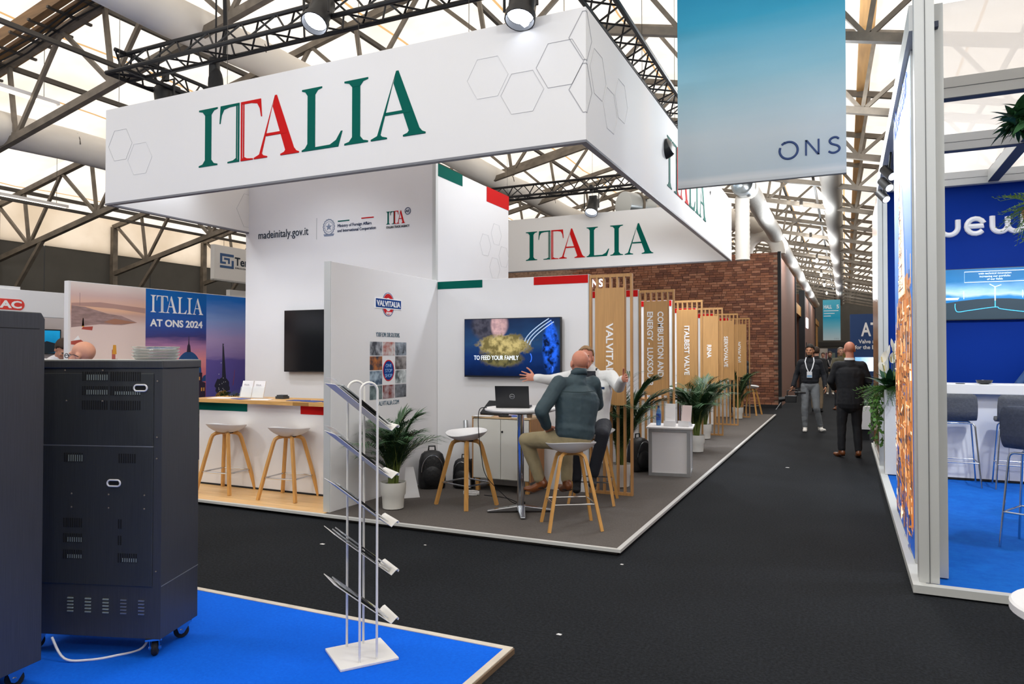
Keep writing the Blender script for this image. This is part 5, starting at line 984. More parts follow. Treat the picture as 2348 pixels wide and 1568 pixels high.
# side: black track spotlights under the beam
for i, y_ in enumerate((9.0, 9.6, 10.3)):
    t = thing('track_spotlight', ('nearest black track spotlight under the aisle beam', 'middle black track spotlight under the aisle beam', 'farthest black track spotlight under the aisle beam')[i], 'spotlight', (.46, y_, 3.62))
    q = V((.45, -.6, -.65)).to_track_quat('-Z', 'Y').to_euler(); mk('lamp_head', MB().cyl((0, 0, -.07), (0, 0, .11), .055, .05, n=16), BLACK, t, smooth=True, rot=q); mk('lens', MB().cyl((0, 0, -.073), (0, 0, -.069), .045, n=16), M('lit_lens'), t, rot=q); mk('arm', MB().cyl((0, 0, .05), (.02, 0, .24), .012, n=8), BLACK, t)
spotlight('unseen fill spotlight added inside the blue stand, over the chairs', (2.3, 8.2, 3.45), (1.6, 10.5, .8), 190, 120)  # out of view, added to brighten the counter and back wall
spotlight('unseen fill spotlight added inside the blue stand, nearer the viewer', (2.3, 6.5, 3.45), (1.4, 7.4, .3), 120, 120)  # second out-of-view lamp, added to lift the stand's near half
# back wall with lettering and screen
BWL = M('deep_blue_wall', '#002e8c', .6, spec=.1)
bw2 = thing('back_wall', 'deep blue back wall of the right-hand stand with rounded white lettering', 'wall panel', (2.8, 11.25, .06)); mk('panel', MB().box(.55, 6.4, 11.25, 11.35, .06, 3.9), BWL, bw2, world=True); mk('head_profile', MB().box(.55, 6.4, 11.24, 11.36, 3.9, 4.0), ALUW, bw2, world=True)
# rounded letterforms u e w (and the hidden rest of the word)
def stroke(pts): mk('letter', MB().tube([(x - 2.8, -.012, z - .06) for x, z in pts], .034, 8), LW, bw2, smooth=True)
def arc(cx, cz, r, a0, a1, n=14): return [(cx + r*math.cos(R(a0 + (a1-a0)*i/n)), cz + r*math.sin(R(a0 + (a1-a0)*i/n))) for i in range(n+1)]
zB = 3.21; hL = .2
stroke([(1.19, zB+hL), (1.19, zB+.1)] + arc(1.29, zB+.1, .1, 180, 360) + [(1.39, zB+hL)])
stroke([(1.5, zB+.1), (1.68, zB+.1)] + arc(1.59, zB+.1, .1, 0, 320)[1:])
stroke([(1.78, zB+hL+.02), (1.78, zB+.09)] + arc(1.865, zB+.09, .085, 180, 360) + arc(2.035, zB+.09, .085, 180, 360)[1:] + [(2.12, zB+hL+.04)] ); stroke([(1.95, zB+.09), (1.95, zB+hL)])
stroke(arc(2.34, zB+.1, .1, 0, 340)); stroke([(2.44, zB+hL), (2.44, zB)]); stroke([(2.6, zB+hL+.1), (2.6, zB+.05), (2.68, zB)]); stroke([(2.53, zB+hL), (2.7, zB+hL)]); stroke([(2.8, zB+.1), (2.98, zB+.1)] + arc(2.89, zB+.1, .1, 0, 320)[1:]); stroke([(3.1, zB), (3.1, zB+hL)]); stroke([(1.06, zB+.34), (1.06, zB)]); stroke(arc(.8, zB+.1, .1, 0, 360)); stroke([(.7, zB+.34), (.7, zB)])
OCE = ramp_mat('ocean_video', 2, [(0, '#16303f'), (.28, '#1b3444'), (.34, '#1f6fae'), (.47, '#3f8fd0'), (.53, '#bcd8ee'), (.62, '#7fb4dd'), (.8, '#2f76ad'), (1, '#2b6ea2')], 0, .66, emit=.45, rough=.3, noise_amt=.3, noise_scale=2.2, stretch=(1, 1, 3))
t2 = thing('television', 'wide screen with a floating wind turbine scene on the blue wall', 'television', (1.79, 11.2, 2.055)); mk('bezel', MB().box(-.95, .9, -.02, .04, 0, .685), BLACK, t2); mk('display', MB().box(-.94, .89, -.024, -.018, .008, .677), OCE, t2)
SL = M('seabed_print', '#1d3644', .5, emit=.3); mk('picture_seabed', MB().prism([(-.94, .01), (.89, .01), (.89, .14)] + [(-.94 + 1.83*(1-i/10), .15 + .13*math.sin(PI*(1-i/10))) for i in range(11)], (0, -.0245, 0), (1, 0, 0), (0, 0, 1), (0, -.0005, 0)), SL, t2)
CY = M('cyan_cable', '#49b4ee', .5, emit=1.1); mk('picture_cable', MB().tube(smooth([(-.45, -.026, .22), (-.45, -.026, .16), (-.42, -.026, .11), (-.3, -.026, .125), (.0, -.026, .165), (.06, -.026, .14), (.3, -.026, .1), (.42, -.026, .1)]), .005, 5), CY, t2); mk('picture_cable', MB().tube([(0, -.026, .27), (0, -.026, .16)], .006, 5), CY, t2)
mk('picture_turbine', MB().tube([(0, -.026, .25), (0, -.026, .43)], .007, 5).tube([(0, -.026, .43), (-.06, -.026, .47)], .005, 5).tube([(0, -.026, .43), (.07, -.026, .455)], .005, 5), SH, t2)
for x in (-.35, .3, .5): mk('picture_turbine', MB().tube([(x, -.026, .28), (x, -.026, .38)], .004, 5), SH, t2)
mk('picture_ship', MB().prism([(-.62, .27), (-.42, .27), (-.4, .3), (-.6, .3)], (0, -.0255, 0), (1, 0, 0), (0, 0, 1), (0, -.001, 0)), SH, t2)
mk('caption_frame', MB().tube([(-.34, -.026, .5), (.34, -.026, .5), (.34, -.026, .64), (-.34, -.026, .64)], .004, 4, closed=True), SH, t2)
for s_, z_ in (('with technical innovation', .6), ('increasing our portfolio', .562), ('of our fields', .524)): text(s_, .036, SH, t2, (0, -.026, z_), align='CENTER')
# bar counter and chairs
bc = thing('bar_counter', 'long white bar counter before the blue wall', 'counter', (3.4, 10.5, .06)); mk('front_panel', MB().box(.95, 6.2, 10.3, 10.36, .08, 1.12), WHITE, bc, world=True); mk('counter_top', MB().box(.93, 6.25, 10.15, 10.75, 1.12, 1.235), WHITE, bc, world=True, bev=.004); mk('panel_joint', MB().box(1.77, 1.774, 10.298, 10.3, .08, 1.12), GRV, bc, world=True); mk('toe_strip', MB().box(.95, 6.2, 10.296, 10.3, .06, .085), MATBLK, bc, world=True)
t = single('bowl', MB().lathe([(.03, 0), (.075, .012), (.09, .05), (.085, .05), (.07, .016), (0, .012)], 24), M('black_bowl', '#26282b', .3), 'small black bowl on the white bar counter', 'bowl', origin=(0, 0, 0), smooth=True); t.location = (1.53, 10.3, 1.236)
o = single('coaster', MB().lathe([(.05, 0), (.05, .008), (0, .008)], 20), M('black_bowl'), 'flat black coaster left of the bowl', 'coaster', origin=(0, 0, 0)); o.location = (1.28, 10.3, 1.236)
FELT = M('grey_felt', '#55575c', .95, var=(40, .12), bump=(60, .2)); FELT2 = M('warm_grey_felt', '#625b5c', .95, var=(40, .12), bump=(60, .2))
def bar_chair(label, loc, rz, felt=FELT, s=1.0, sh=.78, bhgt=.30, bw_=.40):
    t = thing('bar_chair', label, 'chair', (loc[0], loc[1], .056), R(rz), 'grey felt bar chairs')
    # local: faces +y; backrest on -y
    prof = [(.21, sh+.005), (.15, sh-.012), (0, sh-.02), (-.13, sh), (-.19, sh+.06), (-.205, sh+bhgt)]; mb = MB(); n = len(prof); nx = 6; vs = []
    for y_, z_ in prof:
        for i in range(nx+1):
            u_ = -1 + 2*i/nx; vs.append((u_*bw_/2*(1 - .06*(y_ < -.1)), y_ + (.035*u_*u_ if y_ < -.1 else 0), z_ + (.012*u_*u_ if y_ > -.1 else 0)))
    sh_ = mk('seat_shell', mb.add(vs, [(j*(nx+1)+i, j*(nx+1)+i+1, (j+1)*(nx+1)+i+1, (j+1)*(nx+1)+i) for j in range(n-1) for i in range(nx)]), felt, t, smooth=True)
    for nm, typ, kw in (('sub', 'SUBSURF', dict(levels=2, render_levels=2)), ('solid', 'SOLIDIFY', dict(thickness=.03, offset=0))):
        m_ = sh_.modifiers.new(nm, typ); [setattr(m_, a_, v_) for a_, v_ in kw.items()]
    for sx in (-1, 1):
        for sy in (-1, 1): mk('leg', MB().tube([(0, sy*.13, sh-.045), (sx*.06, sy*.135, sh-.045), (sx*.13, sy*.14, sh-.046), (sx*.148, sy*.143, sh-.052), (sx*.16, sy*.147, sh-.066), (sx*.166, sy*.151, sh-.09), (sx*.19, sy*.18, sh*.45), (sx*.215, sy*.21, 0)], .0095, 10, side=(0, 0, 1)), CHROME, t, smooth=True)
    fr = MB(); c_ = [(sx*.196, sy*.188, .28) for sx, sy in ((-1, -1), (1, -1), (1, 1), (-1, 1))]
    for i in range(4): fr.cyl(c_[i], c_[(i+1) % 4], .008, n=8)
    mk('footrest', fr, CHROME, t, smooth=True); return t
bar_chair('grey felt bar chair at the counter, half hidden by the stand post', (1.20, 9.98), 0)
bar_chair('grey felt bar chair pushed up to the counter below the bowl', (1.78, 9.95), -4)
bar_chair('dark blue-grey bar chair nearest the viewer at the right edge', (1.40, 6.95), -28, M('blue_grey_felt', '#4a5060', .95, var=(40, .12), bump=(60, .2)), sh=.80, bhgt=.33, bw_=.46)
bar_chair('warm grey bar chair behind the nearest chair at the right edge', (1.72, 7.9), -10, FELT2, sh=.8, bhgt=.3)
# planter with lilies and trailing ivy
pl = thing('planter', 'tall white planter box filled with white lilies, fern and ivy', 'planter', (.545, 10.42, .066)); mk('planter_box', MB().box(-.095, .085, -.1, .12, 0, 1.08), M('planter_white', '#d8d7d4', .5), pl, bev=.004); mk('soil', MB().box(-.085, .075, -.09, .11, 1.075, 1.083), M('soil'), pl)
LGR = M('lily_leaf', '#23492a', .4, var=(6, .25), rnd=.2); IVY = M('ivy_leaf', '#4f7f2e', .5, var=(9, .3), rnd=.25); FERN = M('fern_leaf', '#567f38', .6, var=(9, .25), rnd=.2); PET = M('lily_petal', '#ece7da', .5)
def leaf_mesh(l, w_, bend, mat, name='leaf'):
    vs = []; n = 6
    for i in range(n+1):
        t_ = i/n; ww = w_*math.sin(PI*min(1, .08 + t_*.92))**.8; x = l*t_; z_ = -bend*l*t_*t_
        vs += [(x, -ww/2, z_+.1*ww), (x, 0, z_), (x, ww/2, z_+.1*ww)]
    return MB().add(vs, [(3*i+j, 3*i+3+j, 3*i+4+j, 3*i+1+j) for i in range(n) for j in range(2)]).mesh(name, [mat], True)
random.seed(31); lm = leaf_mesh(.34, .08, .35, LGR)
for i in range(38):
    o = mk('lily_leaf', lm, None, pl, loc=(random.uniform(-.04, .04), random.uniform(-.05, .06), 1.08)); o.rotation_euler = (0, -random.uniform(.4, 1.3), random.uniform(0, 6.28)); s_ = random.uniform(.75, 1.15); o.scale = (s_,)*3
sp = leaf_mesh(.15, .1, -.25, PET, 'petal')
for i, (dx, dy, h_) in enumerate(((.02, -.02, .52), (.06, .02, .47), (-.04, 0, .44), (-.11, -.02, .36), (.0, .03, .36), (.03, -.05, .4), (-.08, .04, .25))):
    st_ = mk('flower_stem', MB().tube([(dx*.3, dy*.3, 1.08), (dx*.8, dy, 1.08 + h_*.6), (dx, dy, 1.08 + h_-.03)], .004, 5), STEM, pl); o = mk('petal', sp, None, st_, loc=(dx, dy, 1.06 + h_)); o.rotation_euler = (.2*i, -1.15, 1.0*i + 3.5); o.scale = (1.05,)*3
    mk('spadix', MB().cyl((dx, dy, 1.07 + h_), (dx-.01, dy, 1.14 + h_), .007, n=6), M('spadix_cream', '#d9c27e', .6), st_)
fmb = MB()
for i in range(13):
    t_ = i/12
    for s_ in (-1, 1): fmb.add([(.3*t_, 0, -.3*t_*t_), (.3*t_+.022, 0, -.3*t_*t_), (.3*t_+.035, s_*.065*math.sin(PI*(.15+.8*t_)), -.3*t_*t_-.01)], [(0, 1, 2)])
fmb.tube([(.3*i/12, 0, -.3*(i/12)**2) for i in range(13)], .0025, 4); fm_ = fmb.mesh('fern_frond', [FERN])
for i in range(95):
    o = mk('fern_frond', fm_, None, pl, loc=(random.uniform(-.09, .05), random.uniform(-.08, .1), 1.08)); o.rotation_euler = (random.uniform(-.4, .4), random.uniform(-.8, .1), (PI + random.uniform(-2.2, 2.2))); s_ = random.uniform(.5, .9); o.scale = (s_,)*3
iv = MB().add([(0, 0, 0), (.02, -.022, 0), (.05, 0, -.01), (.02, .022, 0)], [(0, 1, 2, 3)]).mesh('ivy_leaf', [IVY])
for k_ in range(11):
    x0_, y0_ = -.12 - random.uniform(0, .12), random.uniform(-.1, .12); l_ = random.uniform(.3, .75); pts = [(-.06, y0_*.5, 1.09), (x0_, y0_, 1.06)] + [(x0_ + .03*math.sin(j*1.3+k_), y0_ + .02*math.cos(j), 1.06 - l_*j/8) for j in range(1, 9)]
    vn = mk('ivy_vine', MB().tube(pts, .003, 5), STEM, pl)
    for j in range(20):
        f_ = random.random()*7; a_, b_ = V(pts[2 + int(f_)]), V(pts[min(9, 3 + int(f_))]); p_ = a_.lerp(b_, f_ % 1); o = mk('ivy_leaf', iv, None, vn, loc=p_); o.rotation_euler = (random.uniform(-1, 1), random.uniform(.3, 1.4), random.uniform(0, 6.28)); s_ = random.uniform(.7, 1.3); o.scale = (s_,)*3
# timber-clad neighbour behind the rear post
nb = thing('timber_wall', 'polished brown timber wall just behind the rear aluminium post', 'wall panel', (.47, 12.6, .06)); mk('panel', MB().box(.44, .6, 11.3, 13.8, .06, 3.95), M('polished_timber', '#9a6a40', .18, var=(4, .15), stretch=(3, 3, .4)), nb, world=True); mk('base_rail', MB().box(.43, .6, 11.3, 13.8, .06, .1), ALUW, nb, world=True)
wb = thing('planter', 'low white planter trough in the far aisle behind the suited man', 'planter', (.3, 15.0, 0)); mk('planter_box', MB().box(-.12, .12, -.15, .15, .2, .62), PLASTIC, wb); mk('stand', MB().box(-.1, .1, -.13, .13, 0, .2), MATBLK, wb)
for i in range(5): o = mk('lily_leaf', lm, None, wb, loc=(0, 0, .6)); o.rotation_euler = (0, -.9, i*1.3); o.scale = (.7,)*3
# hanging baskets at the upper right
def basket(label, loc, r, fol, n, mat, up=False):
    t = thing('hanging_basket', label, 'plant', loc)
    if not up: mk('woven_basket', MB().lathe([(.02, -.3), (.11, -.28), (r*.8, -.14), (r, 0), (r*.93, .02), (r*.9, 0), (.02, -.2)], 22), M('wicker', '#b98a55', .8, var=(40, .3), bump=(60, .8), stretch=(1, 1, 3)), t, smooth=True); mk('hanger_rope', MB().cyl((0, 0, 0), (0, 0, 3.9-loc[2]), .005, n=5), MATBLK, t)
    else: mk('pot', MB().lathe([(.05, -.06), (.07, .03), (.06, .03), (.0, .02)], 18), MATBLK, t, smooth=True); mk('hanger_rope', MB().cyl((0, 0, 0), (0, 0, 3.9-loc[2]), .005, n=5), MATBLK, t)
    for i in range(n):
        o = mk('foliage', fol, None, t, loc=(random.uniform(-r, r)*.6, random.uniform(-r, r)*.6, random.uniform(-.02, .08))); o.rotation_euler = (random.uniform(-.6, .6), random.uniform(-1.4, .3), random.uniform(0, 6.28)); s_ = random.uniform(.5, 1.0); o.scale = (s_,)*3
    return t
FERN2 = M('bright_fern', '#6f963c', .6, var=(9, .25), rnd=.2); fl_ = fm_.copy(); fl_.name = 'foliage'; fl_.materials.clear(); fl_.materials.append(FERN2)
basket('wicker hanging basket with feathery fern at the right edge', (1.665, 8.0, 2.92), .17, fl_, 90, FERN)
basket('dark leafy hanging plant under the stand ceiling at the right edge', (1.36, 7.0, 3.46), .17, leaf_mesh(.2, .075, .7, M('hanging_leaf', '#2e5a33', .5, var=(6, .3), rnd=.25), 'foliage'), 170, LGR, True)
# round white table cut by the right edge
rt = thing('round_table', 'round white table cut off by the lower right corner', 'table', (.765, 2.98, 0)); mk('tabletop', MB().lathe([(.24, .71), (.255, .72), (.255, .745), (.248, .752), (0, .752)], 44), PLASTIC, rt, smooth=True); mk('pedestal', MB().lathe([(.21, .0), (.21, .71)], 40), M('pedestal_white', '#d9d7d2', .5), rt, smooth=True); mk('foot', MB().lathe([(.24, 0), (.24, .02), (.1, .03)], 36), ALUW, rt, smooth=True)
# scraps on the carpet
for i, (x, y_, s_, lab) in enumerate(((-4.0, 4.8, .02, 'white paper scrap on the carpet left of the rack'), (-3.2, 5.14, .01, 'tiny white scrap on the carpet below the potted palm'), (-.75, 10.8, .025, 'white scrap on the far aisle carpet'), (-1.55, 5.3, .012, 'tiny pale scrap near the platform corner'), (-1.49, 3.83, .015, 'tiny pale scrap beside the blue carpet'))):
    o = single('scrap', MB().prism([(-s_, -s_*.4), (s_*.8, -s_*.5), (s_, s_*.5), (-s_*.5, s_*.6)], (0, 0, .001), (1, 0, 0), (0, 1, 0), (0, 0, .004)), PAPER, lab, 'litter', origin=(0, 0, 0)); o.location = (x, y_, 0)
# ---------------------------------------------------------------- people
_cl = bpy.data.textures.new('cloth_folds', 'CLOUDS'); _cl.noise_scale = .11; _cl.noise_depth = 2
def remesh(mb, voxel, it=4, folds=0, name='body', mat=None):
    me = MB.mesh(mb, name); o = bpy.data.objects.new('tmp', me); C.objects.link(o)
    m = o.modifiers.new('r', 'REMESH'); m.mode = 'VOXEL'; m.voxel_size = voxel
    if it: m = o.modifiers.new('s', 'SMOOTH'); m.factor = .5; m.iterations = it
    if folds: m = o.modifiers.new('d', 'DISPLACE'); m.texture = _cl; m.strength = folds; m.mid_level = .5; m.texture_coords = 'LOCAL'
    out = bpy.data.meshes.new_from_object(o.evaluated_get(bpy.context.evaluated_depsgraph_get())); bpy.data.objects.remove(o); bpy.data.meshes.remove(me)
    out.polygons.foreach_set('use_smooth', [True]*len(out.polygons)); out.materials.clear()
    if mat: out.materials.append(mat)
    out.name = name; return out
def head_shapes(mb, Hm, s=1.0):
    rot = Hm.to_3x3()
    P = lambda x, y, z: Hm @ (V((x, y, z))*s)
    E_ = lambda c, r: mb.ell(P(*c), [k*s for k in r], rot, 18, 12)
    E_((0, -.018, .03), (.077, .098, .09)); E_((0, .022, -.03), (.064, .076, .085)); E_((0, .05, -.088), (.042, .04, .03)); E_((0, .078, .022), (.052, .022, .016))
    for sx in (-1, 1): E_((sx*.078, -.008, -.012), (.011, .022, .034)); E_((sx*.035, .07, -.028), (.024, .022, .02))
    mb.seg(P(0, .094, .008), P(0, .108, -.026), .009*s, .015*s); E_((0, .088, -.06), (.026, .014, .006)); E_((0, .086, -.072), (.022, .013, .007))
def hand(mb, wrist, fdir, thumb, curl=.35, spread=.18, s=1.0, curls=None, tcurl=.2):
    y = V(fdir).normalized(); x = V(thumb); x = (x - y*x.dot(y)).normalized(); z = x.cross(y)      # fingers curl towards -z for a right hand view, chosen by caller
    w = V(wrist)
    mb.seg(w - y*.03*s, w + y*.03*s, (.029*s, .021*s), (.036*s, .018*s), side=x); mb.seg(w + y*.03*s, w + y*.082*s, (.038*s, .017*s), (.041*s, .014*s), side=x)
    for i, (bx, L0) in enumerate(((.032, .072), (.011, .081), (-.011, .075), (-.031, .058))):
        p = w + y*(.088 - .006*abs(i-1.2))*s + x*bx*s; a0 = spread*(1.2-i); d = (y*math.cos(a0) + x*math.sin(a0)).normalized(); c_ = (curls[i] if curls else curl); r = (.0095, .0092, .009, .008)[i]*s
        for k, f in enumerate((.46, .30, .24)):
            ang = c_*(.6, 1.0, .8)[k]; d = (d*math.cos(ang) - z*math.sin(ang)).normalized(); q = p + d*L0*f*s; mb.seg(p, q, r, r*.92, n=9); p = q; r *= .92
    p = w + y*.028*s + x*.028*s; d = (x*.8 + y*.6 - z*.25).normalized()
    for k, (l, r) in enumerate(((.045, .0125), (.034, .0105), (.026, .0095))):
        q = p + d*l*s; mb.seg(p, q, r*s, r*.9*s, n=9); p = q; d = (d*.9 + y*tcurl - z*.1).normalized()
SKIN = {k: M('skin_' + k, c, .55, var=(12, .06)) for k, c in (('fair', '#c98f74'), ('ruddy', '#c4826a'), ('tan', '#b07d5f'), ('far', '#b98a74'))}
EYEW = M('eye_white', '#b5aca4', .4); EYED = M('eye_dark', '#1e1714', .3)
def person(label, loc, rz, J, skin='fair', top=None, trousers=None, shoe=None, hair=None, voxel=.007, s=1.0, hands=None, head=(0, 0, 0), topk={}, shoe_sole=None, group=None, folds=.02, extra=None, jacket_len=0):
    """J: joints in the person's frame (x right, y forward, z up)"""
    t = thing('person', label, 'person', loc, R(rz), group); g = {k: V(v)*s for k, v in J.items()}
    side = (g['shR'] - g['shL']).normalized(); b = MB()
    Hm = Matrix.Translation(g['head']) @ Euler((R(head[0]), R(head[1]), R(head[2])), 'XYZ').to_matrix().to_4x4()
    head_shapes(b, Hm, s)
    b.seg(Hm @ V((0, -.02*s, -.06*s)), g['neck'], .056*s, .062*s)
    b.seg(g['pelvis'], g['chest'], (.13*s, .09*s), (.15*s, .095*s), side=side); b.seg(g['shL'], g['shR'], .05*s, .05*s); b.seg(g['chest'], g['neck'], (.12*s, .08*s), .06*s, side=side)
    for q in 'LR':
        b.seg(g['sh'+q], g['el'+q], .044*s, .037*s); b.seg(g['el'+q], g['wr'+q], .037*s, .026*s)
        b.seg(g['hip'+q], g['kn'+q], .07*s, .05*s); b.seg(g['kn'+q], g['an'+q], .05*s, .036*s); b.seg(g['an'+q] - V((0, 0, .01*s)), g['an'+q].lerp(g['toe'+q], .5) - V((0, 0, .02*s)), .022*s, .014*s)
        hd = (hands or {}).get(q)
        if hd: hand(b, g['wr'+q], hd[0], hd[1], s=s, **(hd[2] if len(hd) > 2 else {}))
        else:
            d = (g['wr'+q] - g['el'+q]).normalized(); hand(b, g['wr'+q], d, V((0, 1, 0)), .5, .06, s)
    mk('body', remesh(b, voxel, 3, 0, 'body', SKIN[skin]), None, t)
    # eyes
    for sx in (-1, 1):
        e = MB().ell(Hm @ (V((sx*.033, .079, -.0))*s), [.011*s, .011*s, .006*s], Hm.to_3x3(), 12, 8, 0).ell(Hm @ (V((sx*.033, .0885, -.0))*s), [.0052*s, .003*s, .0052*s], Hm.to_3x3(), 10, 6, 1)
        mk('eye', e, [EYEW, EYED], t, smooth=True)
        if hair: mk('eyebrow', MB().ell(Hm @ (V((sx*.034, .094, .021))*s), [.018*s, .006*s, .004*s], Hm.to_3x3(), 10, 6), hair[0], t, smooth=True)
    # clothes
    if trousers:
        c = MB(); c.seg(g['pelvis'] - V((0, 0, .02*s)), g['pelvis'] + (g['chest'] - g['pelvis'])*.25, (.165*s, .12*s), (.16*s, .115*s), side=side)
        for q in 'LR':
            c.seg(g['hip'+q], g['kn'+q], .098*s, .07*s); c.seg(g['kn'+q], g['kn'+q].lerp(g['an'+q], .9), .07*s, .056*s)
        mk('trousers', remesh(c, max(voxel, .009), 4, folds*s, 'trousers', trousers), None, t)
    if top:
        c = MB(); wst = g['pelvis'].lerp(g['chest'], .3); up = (g['chest'] - g['pelvis']).normalized(); W_, D_ = topk.get('w', .18), topk.get('d', .125)
        c.seg(g['pelvis'] + up*topk.get('hem', .03)*s, wst, (W_*.97*s, D_*1.05*s), (W_*.95*s, D_*s), side=side); c.seg(wst, g['chest'], (W_*.95*s, D_*s), (W_*1.1*s, D_*1.1*s), side=side)
        c.seg(g['chest'], (g['shL']+g['shR'])/2, (W_*1.1*s, D_*1.08*s), (W_*.8*s, .07*s), side=side); c.seg(g['neck'] - V((0, 0, .075*s)), g['shL'], .078*s, .066*s); c.seg(g['neck'] - V((0, 0, .075*s)), g['shR'], .078*s, .066*s)
        c.seg((g['shL']+g['shR'])/2, g['neck'] + (g['head']-g['neck'])*topk.get('collar', .1), .1*s, .072*s)
        if jacket_len: c.seg(g['pelvis'] + V((0, 0, -jacket_len*s)), wst, (W_*1.0*s, D_*1.12*s), (W_*.95*s, D_*s), side=side)
        for q in 'LR':
            c.seg(g['sh'+q], g['el'+q], .07*s*topk.get('arm', 1), .057*s*topk.get('arm', 1)); c.seg(g['el'+q], g['el'+q].lerp(g['wr'+q], .93), .057*s*topk.get('arm', 1), .043*s*topk.get('arm', 1))
        mk(topk.get('name', 'jacket'), remesh(c, max(voxel, .008), 4, folds*s, 'jacket', top), None, t)
    if shoe:
        for q in 'LR':
            an, toe = g['an'+q], g['toe'+q]; d = (toe - an); d.normalize(); c = MB()
            h0 = an - V((0, 0, .03*s)) - d*.035*s
            c.seg(h0, an - V((0, 0, .035*s)) + d*.09*s, (.04*s, .045*s), (.044*s, .036*s), side=side); c.seg(an - V((0, 0, .035*s)) + d*.09*s, toe, (.044*s, .036*s), (.036*s, .024*s), side=side); c.seg(an + V((0, 0, .0)), an + V((0, 0, .03*s)), .045*s, .045*s)
            so = mk('shoe', remesh(c, max(voxel, .008), 3, 0, 'shoe', shoe), None, t)
            mk('sole', MB().seg(h0 - V((0, 0, .036*s)), toe - V((0, 0, .016*s)), (.04*s, .012*s), (.034*s, .01*s), side=side), shoe_sole or MATBLK, so, smooth=True)
    if hair:
        m_, mode = hair; c = MB(); nu, nv = 28, 18; vs = []; fs = []
        for j in range(nv+1):
            th = PI*j/nv
            for i in range(nu):
                ph = 2*PI*i/nu; n_ = V((math.sin(th)*math.cos(ph), math.sin(th)*math.sin(ph), math.cos(th))); k = 1.07 + (.10 if mode == 'full' else .03)*max(0, n_.z) + .09*mnoise.noise(n_*5)
                vs.append(Hm @ (V((0, -.018, .03)) + V((n_.x*.079*k, n_.y*.1*k, n_.z*.092*k)))*1 if s == 1 else Hm @ ((V((0, -.018, .03)) + V((n_.x*.079*k, n_.y*.1*k, n_.z*.092*k)))*s))
        def keep(i, j):
            th = PI*(j+.5)/nv; ph = 2*PI*(i+.5)/nu; y_, z_ = math.sin(th)*math.sin(ph), math.cos(th)
            if mode == 'fringe': return -.75 < z_ < .15 and y_ < .1
            if mode == 'thin': return (z_ > .45 - .5*(y_ < .2) and y_ < .75) or (-.7 < z_ < .5 and y_ < .05)
            return (z_ > .38 and y_ < .85) or (z_ > -.75 and y_ < .12) or (z_ > .1 and y_ < .45)
        fs = [(j*nu+i, (j+1)*nu+i, (j+1)*nu+(i+1) % nu, j*nu+(i+1) % nu) for j in range(nv) for i in range(nu) if keep(i, j)]
        used = sorted({v for f in fs for v in f}); mp = {v: i for i, v in enumerate(used)}; o = mk('hair', MB().add([vs[v] for v in used], [tuple(mp[v] for v in f) for f in fs]), m_, t, smooth=True); md = o.modifiers.new('solid', 'SOLIDIFY'); md.thickness = .014*s; md.offset = -.6
    if extra: extra(t, g, Hm, s)
    return t
def stand_pose(**k):
    J = dict(pelvis=(0, 0, .97), chest=(0, .01, 1.3), neck=(0, -.01, 1.5), head=(0, .01, 1.675), shL=(-.175, 0, 1.425), shR=(.175, 0, 1.425), elL=(-.245, -.02, 1.17), elR=(.245, -.02, 1.17), wrL=(-.265, .05, .92), wrR=(.265, .05, .92),
             hipL=(-.09, 0, .93), hipR=(.09, 0, .93), knL=(-.1, .02, .5), knR=(.1, .02, .5), anL=(-.1, -.02, .09), anR=(.1, -.02, .09), toeL=(-.12, .14, .035), toeR=(.12, .14, .035))
    J.update(k); return J
TEALJ = M('teal_softshell', '#30434b', .7, var=(8, .08), bump=(30, .1)); KHAKI = M('khaki_cotton', '#8d8163', .85, var=(14, .08), bump=(60, .1)); BROWN = M('brown_leather', '#6b3a18', .28, var=(9, .2)); WHITEJ = M('white_knit', '#d6d8d8', .8, bump=(40, .1)); DNAVY = M('dark_navy_cloth', '#171b26', .8, var=(10, .1))
# man in teal jacket on the near stool, seen from behind
def teal_extra(t, g, Hm, s):
    mk('yoke_seam', MB().tube([(x, -.152 + .05*(x/.17)**2, 1.275 - .01*math.cos(x*8)) for x in [-.16 + .02*i for i in range(17)]], .004, 5), M('seam_teal', '#223639', .8), t)
    c = MB(); n = 20
    for z_, r_ in ((0, .078), (.05, .072)): c.v += [tuple(g['neck'] + V((r_*math.cos(a), r_*1.05*math.sin(a) - .005, z_ + .015 - .02*math.sin(a)))) for a in [2*PI*i/n for i in range(n)]]
    c.f = [(i, (i+1) % n, n+(i+1) % n, n+i) for i in range(n)]; c.m = [0]*n
    o = mk('collar', c, TEALJ, t, smooth=True); m_ = o.modifiers.new('s', 'SOLIDIFY'); m_.thickness = .012
    mk('watch', MB().tube([g['wrL'].lerp(g['elL'], .04) + V((.034*math.cos(a), .01*math.cos(a), .034*math.sin(a))) for a in [2*PI*i/14 for i in range(14)]], .007, 6, closed=True), MATBLK, t)
z0 = .05
person('bald man in a teal jacket and khaki trousers seated on the near stool', (-2.225, 6.08, 0), 48,
       dict(pelvis=(.0, -.02, .86), chest=(.05, .02, 1.18), neck=(.08, .05, 1.39), head=(.115, .095, 1.515), shL=(-.135, .02, 1.335), shR=(.235, .06, 1.33), elL=(-.335, -.03, 1.10), elR=(.36, .2, 1.12), wrL=(-.235, .06, .955), wrR=(.22, .42, 1.10),
            hipL=(-.1, .04, .83), hipR=(.1, .04, .83), knL=(-.30, .375, .80), knR=(.17, .46, .78), anL=(-.165, .335, .41), anR=(.12, .36, .37), toeL=(-.26, .46, .33), toeR=(.13, .52, .315)),
       'ruddy', TEALJ, KHAKI, BROWN, None, .0045, head=(-6, 4, -12), hands={'L': ((.55, .55, -.45), (.75, -.5, .25), dict(curl=.3, spread=.1))}, topk=dict(w=.205, d=.14, hem=.06, collar=.2, arm=1.1), extra=teal_extra, folds=.014)
